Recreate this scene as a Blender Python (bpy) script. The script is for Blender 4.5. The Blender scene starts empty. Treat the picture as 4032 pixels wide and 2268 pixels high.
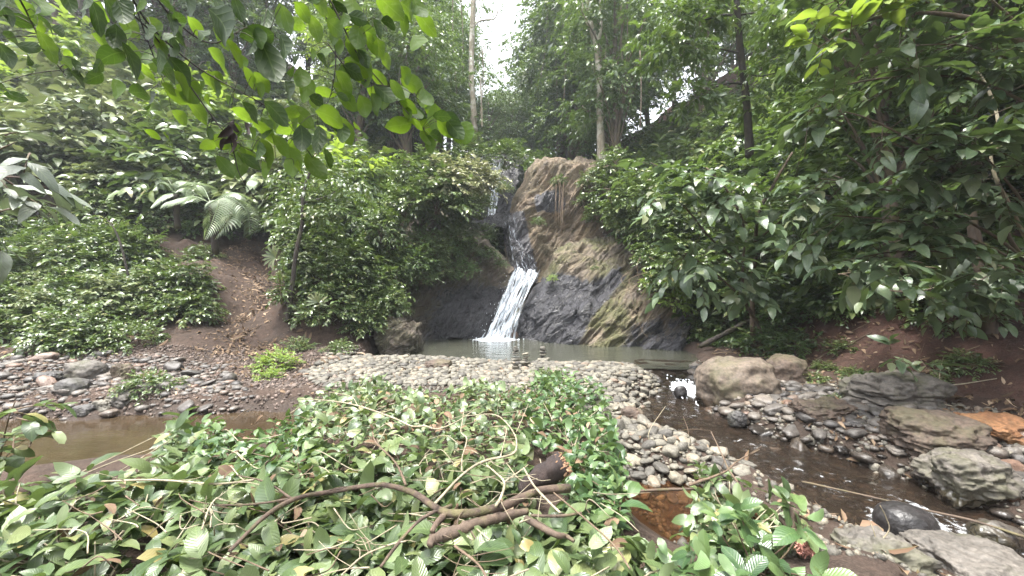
import bpy, math, random
import numpy as np
from mathutils import Vector, Quaternion, Matrix

random.seed(11)
G = np.random.default_rng(11)
sc = bpy.context.scene
col = sc.collection
rad = math.radians
HAZE = True

# ------------------------------------------------------------------ camera, sky, sun, exposure
F, CX, CY, H = 1568.0, 2016.0, 1134.0, 1.8
cam = bpy.data.cameras.new("camera")
cam.sensor_width = 36.0
cam.lens = 36.0 * F / 4032.0
cam.clip_start = 0.05
cam.clip_end = 500
cam_o = bpy.data.objects.new("camera", cam)
cam_o.location = (0, 0, H)
cam_o.rotation_euler = (rad(90), 0, 0)
col.objects.link(cam_o)
sc.camera = cam_o

SUN_DIR = Vector((-0.17, -0.12, 0.97)).normalized()
w = bpy.data.worlds.new("World")
sc.world = w
w.use_nodes = True
wn, wl = w.node_tree.nodes, w.node_tree.links
wn.clear()
sky = wn.new("ShaderNodeTexSky")
sky.sky_type = 'NISHITA'
sky.sun_disc = False
sky.sun_elevation = math.asin(SUN_DIR.z)
sky.sun_rotation = math.atan2(SUN_DIR.x, SUN_DIR.y)
sky.air_density = 1.0
sky.dust_density = 4.0
hs = wn.new("ShaderNodeHueSaturation")
hs.inputs["Saturation"].default_value = 0.22
bg = wn.new("ShaderNodeBackground")
bg.inputs["Strength"].default_value = 0.14
wo = wn.new("ShaderNodeOutputWorld")
wl.new(sky.outputs[0], hs.inputs["Color"])
wl.new(hs.outputs[0], bg.inputs["Color"])
wl.new(bg.outputs[0], wo.inputs["Surface"])

sun = bpy.data.lights.new("sun", 'SUN')
sun.energy = 1.5
sun.angle = rad(16)
sun.color = (1.0, 0.97, 0.9)
sun_o = bpy.data.objects.new("sun", sun)
sun_o.rotation_mode = 'QUATERNION'
sun_o.rotation_quaternion = SUN_DIR.to_track_quat('Z', 'Y')
sun_o.location = (-8, 10, 40)
col.objects.link(sun_o)

sc.view_settings.view_transform = 'Standard'
sc.view_settings.look = 'None'
sc.view_settings.gamma = 1.0
sc.view_settings.use_curve_mapping = False
sc.view_settings.exposure = 2.65
cy = sc.cycles
cy.max_bounces = 8
cy.diffuse_bounces = 4
cy.glossy_bounces = 3
cy.transmission_bounces = 4
cy.transparent_max_bounces = 12
cy.volume_bounces = 1
cy.sample_clamp_indirect = 6.0
cy.use_denoising = True
cy.caustics_reflective = False
cy.caustics_refractive = False

# ------------------------------------------------------------------ helpers: points, noise
def P(u, v, D):
    return np.array([(u - CX) / F * D, D, H - (v - CY) / F * D])

def proj(p):
    p = np.atleast_2d(p)
    y = np.maximum(p[:, 1], 0.05)
    return CX + p[:, 0] / y * F, CY - (p[:, 2] - H) / y * F

def _hash(ix, iy, iz):
    h = (ix * 374761393 + iy * 668265263 + iz * 1274126177) & 0xffffffff
    h = ((h ^ (h >> 13)) * 1103515245) & 0xffffffff
    h = h ^ (h >> 16)
    return (h & 0xffff) / 32767.5 - 1.0

def vnoise(x, y, z=0.0):
    x, y, z = np.broadcast_arrays(np.asarray(x, float), np.asarray(y, float), np.asarray(z, float))
    ix, iy, iz = np.floor(x).astype(np.int64), np.floor(y).astype(np.int64), np.floor(z).astype(np.int64)
    fx, fy, fz = x - ix, y - iy, z - iz
    fx, fy, fz = [f * f * f * (f * (f * 6 - 15) + 10) for f in (fx, fy, fz)]
    r = 0
    for a in (0, 1):
        wa = fx if a else 1 - fx
        for b in (0, 1):
            wb = fy if b else 1 - fy
            for c in (0, 1):
                wc = fz if c else 1 - fz
                r = r + wa * wb * wc * _hash(ix + a, iy + b, iz + c)
    return r

def fbm(x, y, z=0.0, oct=4, gain=0.5, lac=2.03):
    a, s, r = 1.0, 1.0, 0.0
    for i in range(oct):
        r = r + a * vnoise(np.asarray(x) * s + 13.7 * i, np.asarray(y) * s + 5.1 * i, np.asarray(z) * s + 9.3 * i)
        a *= gain
        s *= lac
    return r

def sstep(a, b, x):
    t = np.clip((np.asarray(x, float) - a) / (b - a), 0, 1)
    return t * t * (3 - 2 * t)

def seg_dist(x, y, poly, closed=False):
    """distance to a polyline and the parameter (index + fraction) of the nearest point"""
    x, y = np.asarray(x, float), np.asarray(y, float)
    best = np.full(x.shape, 1e9)
    par = np.zeros(x.shape)
    n = len(poly)
    for i in range(n if closed else n - 1):
        ax, ay = poly[i][:2]
        bx, by = poly[(i + 1) % n][:2]
        dx, dy = bx - ax, by - ay
        t = np.clip(((x - ax) * dx + (y - ay) * dy) / (dx * dx + dy * dy + 1e-12), 0, 1)
        d = np.hypot(x - ax - t * dx, y - ay - t * dy)
        m = d < best
        best = np.where(m, d, best)
        par = np.where(m, i + t, par)
    return best, par

def inside(x, y, poly):
    x, y = np.asarray(x, float), np.asarray(y, float)
    r = np.zeros(x.shape, bool)
    n = len(poly)
    for i in range(n):
        ax, ay = poly[i][:2]
        bx, by = poly[(i + 1) % n][:2]
        c = ((ay > y) != (by > y)) & (x < (bx - ax) * (y - ay) / (by - ay + 1e-12) + ax)
        r ^= c
    return r

def sdf(x, y, poly):
    d, _ = seg_dist(x, y, poly, True)
    return np.where(inside(x, y, poly), -d, d)

# ------------------------------------------------------------------ helpers: meshes and objects
def mesh_tris(name, V, T, uv=None, smooth=True, attrs=None):
    V = np.ascontiguousarray(V, dtype=np.float32)
    T = np.ascontiguousarray(T, dtype=np.int32)
    me = bpy.data.meshes.new(name)
    k = T.shape[1]
    me.vertices.add(len(V))
    me.vertices.foreach_set("co", V.ravel())
    me.loops.add(T.size)
    me.loops.foreach_set("vertex_index", T.ravel())
    me.polygons.add(len(T))
    me.polygons.foreach_set("loop_start", np.arange(0, T.size, k, dtype=np.int32))
    if smooth:
        me.polygons.foreach_set("use_smooth", np.ones(len(T), dtype=bool))
    if uv is not None:
        l = me.uv_layers.new(name="UVMap")
        l.data.foreach_set("uv", np.ascontiguousarray(np.asarray(uv, np.float32)[T.ravel()]).ravel())
    for k2, a in (attrs or {}).items():
        at = me.attributes.new(k2, 'FLOAT', 'POINT')
        at.data.foreach_set("value", np.ascontiguousarray(a, dtype=np.float32).ravel())
    me.update()
    me.validate()
    return me

def join(parts):
    Vs, Ts, n = [], [], 0
    for V, T in parts:
        Vs.append(V)
        Ts.append(np.asarray(T) + n)
        n += len(V)
    return np.concatenate(Vs), np.concatenate(Ts)

def link(name, data, mat=None, parent=None, loc=None):
    o = bpy.data.objects.new(name, data)
    col.objects.link(o)
    if mat is not None and data is not None and len(data.materials) == 0:
        data.materials.append(mat)
    if parent is not None:
        o.parent = parent
    if loc is not None:
        o.location = loc
    return o

def tag(o, label=None, cat=None, group=None, kind=None):
    if label: o["label"] = label
    if cat: o["category"] = cat
    if group: o["group"] = group
    if kind: o["kind"] = kind
    return o

def thing(name, label, cat, loc=(0, 0, 0), group=None):
    o = bpy.data.objects.new(name, None)
    o.empty_display_size = 0.1
    col.objects.link(o)
    o.location = [float(c) for c in loc]
    return tag(o, label, cat, group)

def resample(pts, n):
    pts = np.asarray(pts, float)
    # Catmull-Rom smoothing through the points
    m = len(pts)
    if m < 3:
        t = np.linspace(0, 1, n)[:, None]
        return pts[0] * (1 - t) + pts[-1] * t
    e = np.vstack([2 * pts[0] - pts[1], pts, 2 * pts[-1] - pts[-2]])
    out = []
    for s in np.linspace(0, m - 1, n):
        i = min(int(s), m - 2)
        t = s - i
        p0, p1, p2, p3 = e[i], e[i + 1], e[i + 2], e[i + 3]
        out.append(0.5 * ((2 * p1) + (-p0 + p2) * t + (2 * p0 - 5 * p1 + 4 * p2 - p3) * t * t + (-p0 + 3 * p1 - 3 * p2 + p3) * t ** 3))
    return np.array(out)

def tube(pts, r, sides=6, n=None, rough=0.0):
    """quad tube with closed, slightly tapered ends (returned as triangles)"""
    pts = np.asarray(pts, float)
    if n: pts = resample(pts, n)
    m = len(pts)
    r = np.interp(np.linspace(0, 1, m), np.linspace(0, 1, len(np.atleast_1d(r))), np.atleast_1d(r))
    if rough:
        o_ = G.uniform(0, 99)
        r = r * (1 + rough * 1.6 * fbm(np.arange(m) * 0.45, o_, 0.0, 3))
    tan = np.gradient(pts, axis=0)
    tan /= np.linalg.norm(tan, axis=1)[:, None] + 1e-9
    ref = np.array([0, 0, 1.0]) if abs(tan[0, 2]) < 0.8 else np.array([1.0, 0, 0])
    V = []
    a = np.arange(sides) / sides * 2 * math.pi
    for i in range(m):
        x = np.cross(tan[i], ref); x /= np.linalg.norm(x) + 1e-9
        y = np.cross(x, tan[i])
        ref = y
        rr = r[i] * (1 + rough * G.normal(size=sides))
        V.append(pts[i] + rr[:, None] * (np.cos(a)[:, None] * x + np.sin(a)[:, None] * y))
    V = np.concatenate(V + [pts[:1], pts[-1:]])
    T = []
    for i in range(m - 1):
        for j in range(sides):
            k = (j + 1) % sides
            q = (i * sides + j, i * sides + k, (i + 1) * sides + k, (i + 1) * sides + j)
            T += [(q[0], q[1], q[2]), (q[0], q[2], q[3])]
    c0, c1 = m * sides, m * sides + 1
    for j in range(sides):
        k = (j + 1) % sides
        T += [(c0, k, j), (c1, (m - 1) * sides + j, (m - 1) * sides + k)]
    return V, np.array(T)

# leaf templates: along +Y, upper side +Z; uv.x across, uv.y along
def leaf_tmpl(rows=7, width=0.42, peak=0.45, fold=0.25, droop=0.25, wavy=0.0, notch=0.0, tip=1.0, seed=0):
    g = np.random.default_rng(seed + 50)
    V, UV, T = [], [], []
    t = np.linspace(0, 1, rows)
    k = math.log(0.5) / math.log(peak)
    wd = np.sin(math.pi * t ** k) ** (0.75 * tip) * width * 0.5
    wd[0] = wd[-1] = 0
    for i in range(rows):
        z = -droop * t[i] ** 2 + 0.06 * math.sin(t[i] * 3.1)
        x0 = 0.03 * math.sin(t[i] * 4 + seed)
        if i in (0, rows - 1):
            V.append((x0, t[i], z)); UV.append((0.5, t[i]))
        else:
            zl = z + fold * wd[i] + wavy * g.normal() * 0.05
            zr = z + fold * wd[i] + wavy * g.normal() * 0.05
            yb = notch * 0.12 if i == 1 else 0
            V += [(x0 - wd[i], t[i] - yb, zl), (x0, t[i], z), (x0 + wd[i], t[i] - yb, zr)]
            UV += [(0, t[i]), (0.5, t[i]), (1, t[i])]
    base = lambda i: 1 + 3 * (i - 1)
    T += [(0, 2, 1), (0, 3, 2)]
    for i in range(1, rows - 2):
        a, b = base(i), base(i + 1)
        T += [(a, a + 1, b + 1), (a, b + 1, b), (a + 1, a + 2, b + 2), (a + 1, b + 2, b + 1)]
    a = base(rows - 2)
    e = a + 3
    T += [(a, a + 1, e), (a + 1, a + 2, e)]
    return np.array(V, float), np.array(T), np.array(UV, float)

def unit(a):
    return a / (np.linalg.norm(a, axis=-1, keepdims=True) + 1e-9)

def frames(d, n):
    """rotation matrices (N,3,3) whose columns are x, along-leaf, normal"""
    d = unit(d)
    x = unit(np.cross(d, n))
    z = np.cross(x, d)
    return np.stack([x, d, z], axis=-1)

def scatter(tmpls, pos, rot, scale, which=None):
    """bake many copies of small templates into one vertex/triangle set"""
    N = len(pos)
    scale = np.asarray(scale, float)
    if scale.ndim == 1: scale = np.repeat(scale[:, None], 3, 1)
    if which is None: which = G.integers(0, len(tmpls), N)
    Vs, Ts, Us, n = [], [], [], 0
    for k, tm in enumerate(tmpls):
        m = which == k
        c = int(m.sum())
        if not c: continue
        V, T = tm[0], tm[1]
        W = np.einsum('nij,nvj->nvi', rot[m], V[None] * scale[m][:, None, :]) + pos[m][:, None, :]
        Vs.append(W.reshape(-1, 3))
        Ts.append((T[None] + (np.arange(c) * len(V))[:, None, None]).reshape(-1, 3) + n)
        Us.append(np.tile(tm[2] if len(tm) > 2 else np.zeros((len(V), 2)), (c, 1)))
        n += c * len(V)
    return np.concatenate(Vs), np.concatenate(Ts), np.concatenate(Us)

def rand_rot(n):
    q = G.normal(size=(n, 4)); q /= np.linalg.norm(q, axis=1)[:, None]
    w_, x, y, z = q.T
    return np.stack([np.stack([1 - 2 * (y * y + z * z), 2 * (x * y - z * w_), 2 * (x * z + y * w_)], -1),
                     np.stack([2 * (x * y + z * w_), 1 - 2 * (x * x + z * z), 2 * (y * z - x * w_)], -1),
                     np.stack([2 * (x * z - y * w_), 2 * (y * z + x * w_), 1 - 2 * (x * x + y * y)], -1)], 1)

def rotz(a):
    c, s = np.cos(a), np.sin(a)
    o, z = np.ones_like(c), np.zeros_like(c)
    return np.stack([np.stack([c, -s, z], -1), np.stack([s, c, z], -1), np.stack([z, z, o], -1)], 1)

_ico = {}
def ico(sub):
    if sub in _ico: return _ico[sub]
    p = (1 + 5 ** 0.5) / 2
    V = [(-1, p, 0), (1, p, 0), (-1, -p, 0), (1, -p, 0), (0, -1, p), (0, 1, p), (0, -1, -p), (0, 1, -p), (p, 0, -1), (p, 0, 1), (-p, 0, -1), (-p, 0, 1)]
    T = [(0, 11, 5), (0, 5, 1), (0, 1, 7), (0, 7, 10), (0, 10, 11), (1, 5, 9), (5, 11, 4), (11, 10, 2), (10, 7, 6), (7, 1, 8),
         (3, 9, 4), (3, 4, 2), (3, 2, 6), (3, 6, 8), (3, 8, 9), (4, 9, 5), (2, 4, 11), (6, 2, 10), (8, 6, 7), (9, 8, 1)]
    V = [np.array(v) / np.linalg.norm(v) for v in V]
    for _ in range(sub):
        c, T2 = {}, []
        def mid(a, b):
            k = (min(a, b), max(a, b))
            if k not in c:
                m = V[a] + V[b]
                V.append(m / np.linalg.norm(m)); c[k] = len(V) - 1
            return c[k]
        for a, b, d in T:
            x, y, z = mid(a, b), mid(b, d), mid(d, a)
            T2 += [(a, x, z), (b, y, x), (d, z, y), (x, y, z)]
        T = T2
    _ico[sub] = (np.array(V), np.array(T))
    return _ico[sub]

def stone(seed, sub=2, amp=0.16, flat=0.6, boxy=0.25, freq=1.2, fine=0.0):
    V, T = ico(sub)
    g = np.random.default_rng(seed)
    V = V.copy()
    b = V / np.max(np.abs(V), axis=1)[:, None]
    V = V * (1 - boxy) + b * boxy * 0.85
    o = g.uniform(-50, 50, 3)
    n = fbm(V[:, 0] * freq + o[0], V[:, 1] * freq + o[1], V[:, 2] * freq + o[2], 3)
    V = V * (1 + amp * n)[:, None]
    if fine:
        n2 = fbm(V[:, 0] * 6 + o[1], V[:, 1] * 6 + o[2], V[:, 2] * 6 + o[0], 4, 0.6)
        n4 = 1 - 2 * np.abs(fbm(V[:, 0] * 2.2 + o[2], V[:, 1] * 2.2 + o[0], V[:, 2] * 3.2 + o[1], 3))
        V = V * (1 + fine * n2 + fine * 1.3 * n4)[:, None]
    V = V * np.array([1, g.uniform(0.62, 0.85), flat * g.uniform(0.8, 1.15)])
    return V, T

# ------------------------------------------------------------------ materials
class MT:
    def __init__(s, name):
        s.m = bpy.data.materials.new(name)
        s.m.use_nodes = True
        s.t = s.m.node_tree
        s.t.nodes.clear()
        s.out = s.n("ShaderNodeOutputMaterial")
    def n(s, typ, ins=None, **kw):
        nd = s.t.nodes.new(typ)
        for k, v in kw.items(): setattr(nd, k, v)
        for k, v in (ins or {}).items():
            i = nd.inputs[k]
            if hasattr(v, "is_linked") or isinstance(v, bpy.types.NodeSocket): s.t.links.new(v, i)
            else: i.default_value = v
        return nd
    def math(s, op, a, b=0.0, c=None, clamp=False):
        d = {0: a, 1: b}
        if c is not None: d[2] = c
        return s.n("ShaderNodeMath", d, operation=op, use_clamp=clamp).outputs[0]
    def mix(s, f, a, b, blend='MIX'):
        nd = s.n("ShaderNodeMix", data_type='RGBA', blend_type=blend)
        for k, v in ((0, f), (6, a), (7, b)):
            if isinstance(v, bpy.types.NodeSocket): s.t.links.new(v, nd.inputs[k])
            else: nd.inputs[k].default_value = v if k == 0 else c4(v)
        return nd.outputs[2]
    def noise(s, vec, scale, detail=4, rough=0.55, dist=0.0):
        return s.n("ShaderNodeTexNoise", {"Vector": vec, "Scale": scale, "Detail": detail, "Roughness": rough, "Distortion": dist}).outputs[0]
    def ramp(s, f, stops, interp='LINEAR'):
        nd = s.n("ShaderNodeValToRGB", {0: f})
        nd.color_ramp.interpolation = interp
        e = nd.color_ramp.elements
        while len(e) < len(stops): e.new(0.5)
        for i, (p, c) in enumerate(stops):
            e[i].position = p; e[i].color = c4(c) if not np.isscalar(c) else (c, c, c, 1)
        return nd.outputs[0]
    def bump(s, h, strength=0.3, dist=0.02, normal=None):
        d = {"Height": h, "Strength": strength, "Distance": dist}
        if normal is not None: d["Normal"] = normal
        return s.n("ShaderNodeBump", d).outputs[0]
    def pos(s): return s.n("ShaderNodeNewGeometry").outputs["Position"]
    def obj(s): return s.n("ShaderNodeTexCoord").outputs["Object"]
    def map(s, vec, scale=(1, 1, 1), rot=(0, 0, 0), loc=(0, 0, 0)):
        return s.n("ShaderNodeMapping", {"Vector": vec, "Scale": scale, "Rotation": rot, "Location": loc}).outputs[0]
    def surf(s, sh): s.t.links.new(sh, s.out.inputs["Surface"]); return s.m

def c4(c):
    c = tuple(c)
    return c if len(c) == 4 else c + (1.0,)

def rnd_value(b):
    oi = b.n("ShaderNodeObjectInfo").outputs["Random"]
    ri = b.n("ShaderNodeNewGeometry").outputs["Random Per Island"]
    return b.math('FRACT', b.math('ADD', oi, ri))

def leaf_mat(name, stops, rough=0.42, transl=0.3, tcol=(0.25, 0.4, 0.04), veins=0, under=None, spec=0.5, blotch=0.0, mute=True):
    def soft(q):
        l = 0.3 * q[0] + 0.6 * q[1] + 0.1 * q[2]
        return (q[0] * 1.08 + 0.09 * l, q[1], q[2] * 1.07 + 0.09 * l)
    if mute: stops = [(p_, soft(q)) for p_, q in stops]
    b = MT(name)
    r = rnd_value(b)
    c = b.ramp(r, stops)
    uv = b.n("ShaderNodeTexCoord").outputs["UV"]
    normal = None
    if veins:
        sx = b.n("ShaderNodeSeparateXYZ", {0: uv})
        au = b.math('ABSOLUTE', b.math('SUBTRACT', sx.outputs[0], 0.5))
        ph = b.math('SUBTRACT', b.math('MULTIPLY', sx.outputs[1], float(veins)), b.math('MULTIPLY', au, veins * 0.55))
        wv = b.math('ABSOLUTE', b.math('SINE', b.math('MULTIPLY', ph, math.pi)))
        hgt = b.math('POWER', wv, 0.5)
        vein = b.math('SUBTRACT', 1.0, b.math('MULTIPLY', wv, 4.0), clamp=True)
        rib = b.math('SUBTRACT', 1.0, b.math('MULTIPLY', au, 26.0), clamp=True)
        vv = b.math('MAXIMUM', b.math('MULTIPLY', vein, 0.45), rib)
        c = b.mix(b.math('MULTIPLY', vv, 0.28), c, (0.22, 0.30, 0.10))
        normal = b.bump(hgt, 0.28, 0.005)
    else:
        sx = b.n("ShaderNodeSeparateXYZ", {0: uv})
        au = b.math('ABSOLUTE', b.math('SUBTRACT', sx.outputs[0], 0.5))
        rib = b.math('SUBTRACT', 1.0, b.math('MULTIPLY', au, 14.0), clamp=True)
        c = b.mix(b.math('MULTIPLY', rib, 0.25), c, (0.2, 0.28, 0.09))
    if blotch:
        nz = b.noise(b.pos(), 34.0, 3, 0.6)
        c = b.mix(b.math('MULTIPLY', b.ramp(nz, [(0.52, 0.0), (0.66, 1.0)]), blotch), c, (0.22, 0.24, 0.13))
    if under:
        bf = b.n("ShaderNodeNewGeometry").outputs["Backfacing"]
        c = b.mix(bf, c, under)
    d = {"Base Color": c, "Roughness": rough, "Specular IOR Level": spec}
    if normal is not None: d["Normal"] = normal
    p = b.n("ShaderNodeBsdfPrincipled", d)
    if not transl:
        return b.surf(p.outputs[0])
    tc = b.mix(0.55, c, tcol)
    t = b.n("ShaderNodeBsdfTranslucent", {"Color": tc})
    m = b.n("ShaderNodeMixShader", {0: transl, 1: p.outputs[0], 2: t.outputs[0]})
    return b.surf(m.outputs[0])

def bark_mat(name, c1, c2, scale=8.0, moss=0.0, rough=0.85, spots=None):
    b = MT(name)
    v = b.obj()
    n1 = b.noise(b.map(v, (1, 1, 0.35)), scale, 5, 0.65)
    c = b.mix(b.ramp(n1, [(0.35, 0.0), (0.68, 1.0)]), c1, c2)
    if spots:
        n3 = b.noise(b.map(v, (1, 1, 0.6)), scale * 0.45, 4, 0.6)
        c = b.mix(b.ramp(n3, [(0.5, 0.0), (0.56, 1.0)]), c, spots)
    if moss:
        n2 = b.noise(v, scale * 0.6, 4, 0.6)
        c = b.mix(b.math('MULTIPLY', b.ramp(n2, [(0.5, 0.0), (0.62, 1.0)]), moss), c, (0.09, 0.10, 0.02))
    nb = b.noise(b.map(v, (1, 1, 0.25)), scale * 3, 5, 0.7)
    return b.surf(b.n("ShaderNodeBsdfPrincipled", {"Base Color": c, "Roughness": rough, "Normal": b.bump(nb, 0.6, 0.02)}).outputs[0])

def stone_mat(name, stops, scale=3.0, rough=0.75, moss=0.0, wetline=None):
    b = MT(name)
    r = rnd_value(b)
    base = b.ramp(r, stops)
    p = b.pos()
    n = b.noise(p, scale * 3.0, 5, 0.65)
    c = b.mix(0.75, base, b.ramp(n, [(0.25, 0.35), (0.75, 1.6)]), 'MULTIPLY')
    n2 = b.noise(p, scale * 22.0, 3, 0.7)
    c = b.mix(0.7, c, b.ramp(n2, [(0.3, 0.35), (0.7, 1.6)]), 'MULTIPLY')
    if moss:
        n3 = b.noise(p, scale * 1.6, 5, 0.65)
        c = b.mix(b.math('MULTIPLY', b.ramp(n3, [(0.48, 0.0), (0.6, 1.0)]), moss), c, (0.075, 0.08, 0.03))
    ro = rough
    if wetline is not None:
        z = b.n("ShaderNodeSeparateXYZ", {0: p}).outputs[2]
        wz = b.math('ADD', z, b.math('MULTIPLY', b.math('SUBTRACT', n, 0.5), 0.12))
        wet = b.ramp(b.math('MULTIPLY', b.math('SUBTRACT', wz, wetline - 0.5), 1.0), [(0.46, 1.0), (0.54, 0.0)])
        c = b.mix(wet, c, b.mix(1.0, c, (0.42, 0.38, 0.34), 'MULTIPLY'))
        ro = b.n("ShaderNodeMapRange", {0: wet, 3: rough, 4: 0.22}).outputs[0]
    return b.surf(b.n("ShaderNodeBsdfPrincipled", {"Base Color": c, "Roughness": ro, "Normal": b.bump(b.math('ADD', n, b.math('MULTIPLY', n2, 0.4)), 0.45, 0.03)}).outputs[0])

# ------------------------------------------------------------------ the lie of the land
BASIN = [(-18, 5.0), (-11, 6.7), (-8, 7.6), (-6.4, 8.4), (-5.2, 9.0), (-4.3, 9.4), (-3.6, 9.8), (-3.3, 10.6), (-3.3, 12.3), (-2.4, 13.1),
         (-0.6, 13.5), (0.3, 12.9), (1.2, 12.3), (2.2, 11.7), (3.3, 11.1), (4.3, 10.5), (5.0, 9.4), (5.4, 8.0), (5.9, 6.6), (6.5, 5.2),
         (7.0, 3.5), (7.6, 1), (9, -5), (-20, -5)]
POOL = [(-2.9, 9.2), (-1.6, 9.15), (0, 9.1), (1.4, 8.95), (2.6, 8.75), (3.5, 8.6), (4.2, 9.3), (4.4, 10.6), (3.4, 11.4), (2, 12.2), (0.4, 13.2),
        (-0.6, 13.8), (-2.6, 13.4), (-3.6, 12.4), (-3.5, 10.6)]
LEFT_WATER = [(-14, 4.8), (-8, 5.25), (-5.4, 5.5), (-3.8, 5.65), (-2.6, 5.7), (-1.7, 5.5), (-1.4, 5.05), (-2.4, 4.6), (-3.6, 4.1), (-5.0, 3.7), (-8, 3.3), (-14, 3.0)]
NEAR_POOL = [(0.9, 3.5), (1.3, 3.8), (1.75, 3.65), (2.1, 3.2), (2.0, 2.75), (1.6, 2.6), (1.2, 2.75), (0.95, 3.1)]
STREAM = [(3.4, 9.3, 0.12), (3.2, 8.2, 0.10), (3.15, 7.35, 0.07), (2.75, 6.5, -0.02), (2.35, 5.7, -0.03), (2.55, 5.0, -0.05), (2.95, 4.25, -0.07),
          (3.25, 3.6, -0.1), (3.45, 3.0, -0.12), (3.85, 2.4, -0.15), (4.6, 1.6, -0.2)]
STREAM_W = [0.5, 0.42, 0.36, 0.5, 0.62, 0.62, 0.7, 0.7, 0.6, 0.62, 0.7]
PATH = [(-4.6, 7.6), (-5.6, 8.8), (-6.8, 10.0), (-7.2, 11.5), (-8.2, 12.6), (-9.7, 14.0), (-11, 17)]

_a = [-95, -60, -40, -31, -27.5, -18, -13, -6, 6, 12, 25, 32, 40, 60, 95]
_s1 = [.5, .5, .5, .5, 1.25, 1.6, 1.7, 1.3, 1.3, 1.2, 1.15, .95, .7, .6, .6]
_d1 = [6, 6, 6, 6, 2.6, 2.6, 2.8, 5, 5, 3.0, 2.6, 3, 4, 4, 4]
_d0 = [0, 0, 0, 0, 0, .3, 2.0, 3.2, 3.2, 2.6, 2.0, .8, 0, 0, 0]
_s2 = [.8, .85, .85, .8, .7, .7, .55, .33, .33, .5, .7, .8, .85, .85, .8]

def ground_z(x, y):
    x, y = np.asarray(x, float), np.asarray(y, float)
    d = sdf(x, y, BASIN)
    d = d + 0.35 * fbm(x * 0.5, y * 0.5, 3.3, 3) * np.clip(np.abs(d) + 0.2, 0, 1)
    a = np.degrees(np.arctan2(x, np.maximum(y, 0.3)))
    s1, d1, s2 = np.interp(a, _a, _s1), np.interp(a, _a, _d1), np.interp(a, _a, _s2)
    dd = np.maximum(d, 0)
    dd = np.maximum(dd - np.interp(a, _a, _d0), 0)
    hill = np.minimum(dd, d1) * s1 + np.clip(dd - d1, 0, 22) * s2 + np.maximum(dd - d1 - 22, 0) * 0.3
    hill = hill + np.clip(dd, 0, 2) * 0.16 * fbm(x * 0.8, y * 0.8, 8.1, 4)
    z = 0.24 + 0.05 * fbm(x * 0.7, y * 0.7, 1.0, 3) + 0.012 * fbm(x * 5, y * 5, 2.0, 3)
    # shores rise towards the banks
    z = z + 0.25 * sstep(-2.0, 0.2, d) * (x < -3.5) + 0.12 * sstep(-1.2, 0.2, d) * (x > 4)
    z = z - 0.2 * sstep(1.9, 2.6, x) * sstep(4.4, 3.2, y) * sstep(-0.5, -1.2, d)
    z = z + hill
    # path gully
    pd, _ = seg_dist(x, y, PATH)
    z = z - 0.28 * (1 - sstep(0.3, 1.1, pd)) * sstep(0, 1.5, dd)
    # pool, backwater, near pool, stream
    def carve(z, dist, shore, bed):
        k = sstep(0.45, -0.35, dist)
        return z * (1 - k) + np.minimum(z, bed) * k
    nb = 0.12 * fbm(x * 1.7, y * 1.7, 5.0, 3)
    z = carve(z, sdf(x, y, POOL) + nb, 0, -0.45)
    z = carve(z, sdf(x, y, LEFT_WATER) + nb, 0, -0.28)
    z = carve(z, sdf(x, y, NEAR_POOL) + nb * 0.4 - 0.05, 0, -0.12)
    sd, sp = seg_dist(x, y, STREAM)
    sw = np.interp(sp, range(len(STREAM_W)), STREAM_W)
    sz = np.interp(sp, range(len(STREAM)), [p[2] for p in STREAM])
    k = sstep(sw + 0.4, sw - 0.2, sd + nb)
    z = z * (1 - k) + np.minimum(z, sz - 0.13) * k
    # rocky lip under the near right bank
    return z

def grid_mesh(x0, x1, y0, y1, step, zf):
    xs = np.arange(x0, x1 + step / 2, step)
    ys = np.arange(y0, y1 + step / 2, step)
    X, Y = np.meshgrid(xs, ys)
    Z = zf(X, Y)
    V = np.stack([X.ravel(), Y.ravel(), Z.ravel()], -1)
    nx, ny = len(xs), len(ys)
    i = (np.arange(ny - 1)[:, None] * nx + np.arange(nx - 1)[None]).ravel()
    Q = np.stack([i, i + 1, i + nx + 1, i + nx], -1)
    return V, Q

def soil_mat(name):
    b = MT(name)
    p = b.pos()
    n1 = b.noise(p, 0.7, 4, 0.6)
    n2 = b.noise(p, 9.0, 5, 0.7)
    n3 = b.noise(p, 60.0, 3, 0.7)
    c = b.mix(b.ramp(n1, [(0.35, 0.0), (0.65, 1.0)]), (0.03, 0.021, 0.016), (0.05, 0.031, 0.023))
    # red clay on the right bank
    sx = b.n("ShaderNodeSeparateXYZ", {0: p})
    red = b.math('MULTIPLY', b.ramp(b.math('MULTIPLY', b.math('ADD', sx.outputs[0], b.math('MULTIPLY', n1, 2.0)), 0.1), [(0.6, 0.0), (0.78, 1.0)]), 0.7)
    c = b.mix(red, c, (0.058, 0.022, 0.017))
    c = b.mix(0.9, c, b.ramp(n2, [(0.25, 0.3), (0.75, 1.7)]), 'MULTIPLY')
    c = b.mix(0.35, c, b.mix(b.ramp(n3, [(0.45, 0.0), (0.6, 1.0)]), c, (0.12, 0.09, 0.07)))
    # damp, darker ground at the water's edge
    z = sx.outputs[2]
    wet = b.ramp(b.math('ADD', z, b.math('MULTIPLY', n2, 0.1)), [(0.1, 1.0), (0.24, 0.0)])
    c = b.mix(b.math('MULTIPLY', wet, 0.6), c, (0.028, 0.018, 0.012))
    ro = b.n("ShaderNodeMapRange", {0: wet, 3: 0.95, 4: 0.5}).outputs[0]
    h = b.math('ADD', n2, b.math('MULTIPLY', n3, 0.5))
    return b.surf(b.n("ShaderNodeBsdfPrincipled", {"Base Color": c, "Roughness": ro, "Specular IOR Level": 0.3, "Normal": b.bump(h, 0.8, 0.05)}).outputs[0])

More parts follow.
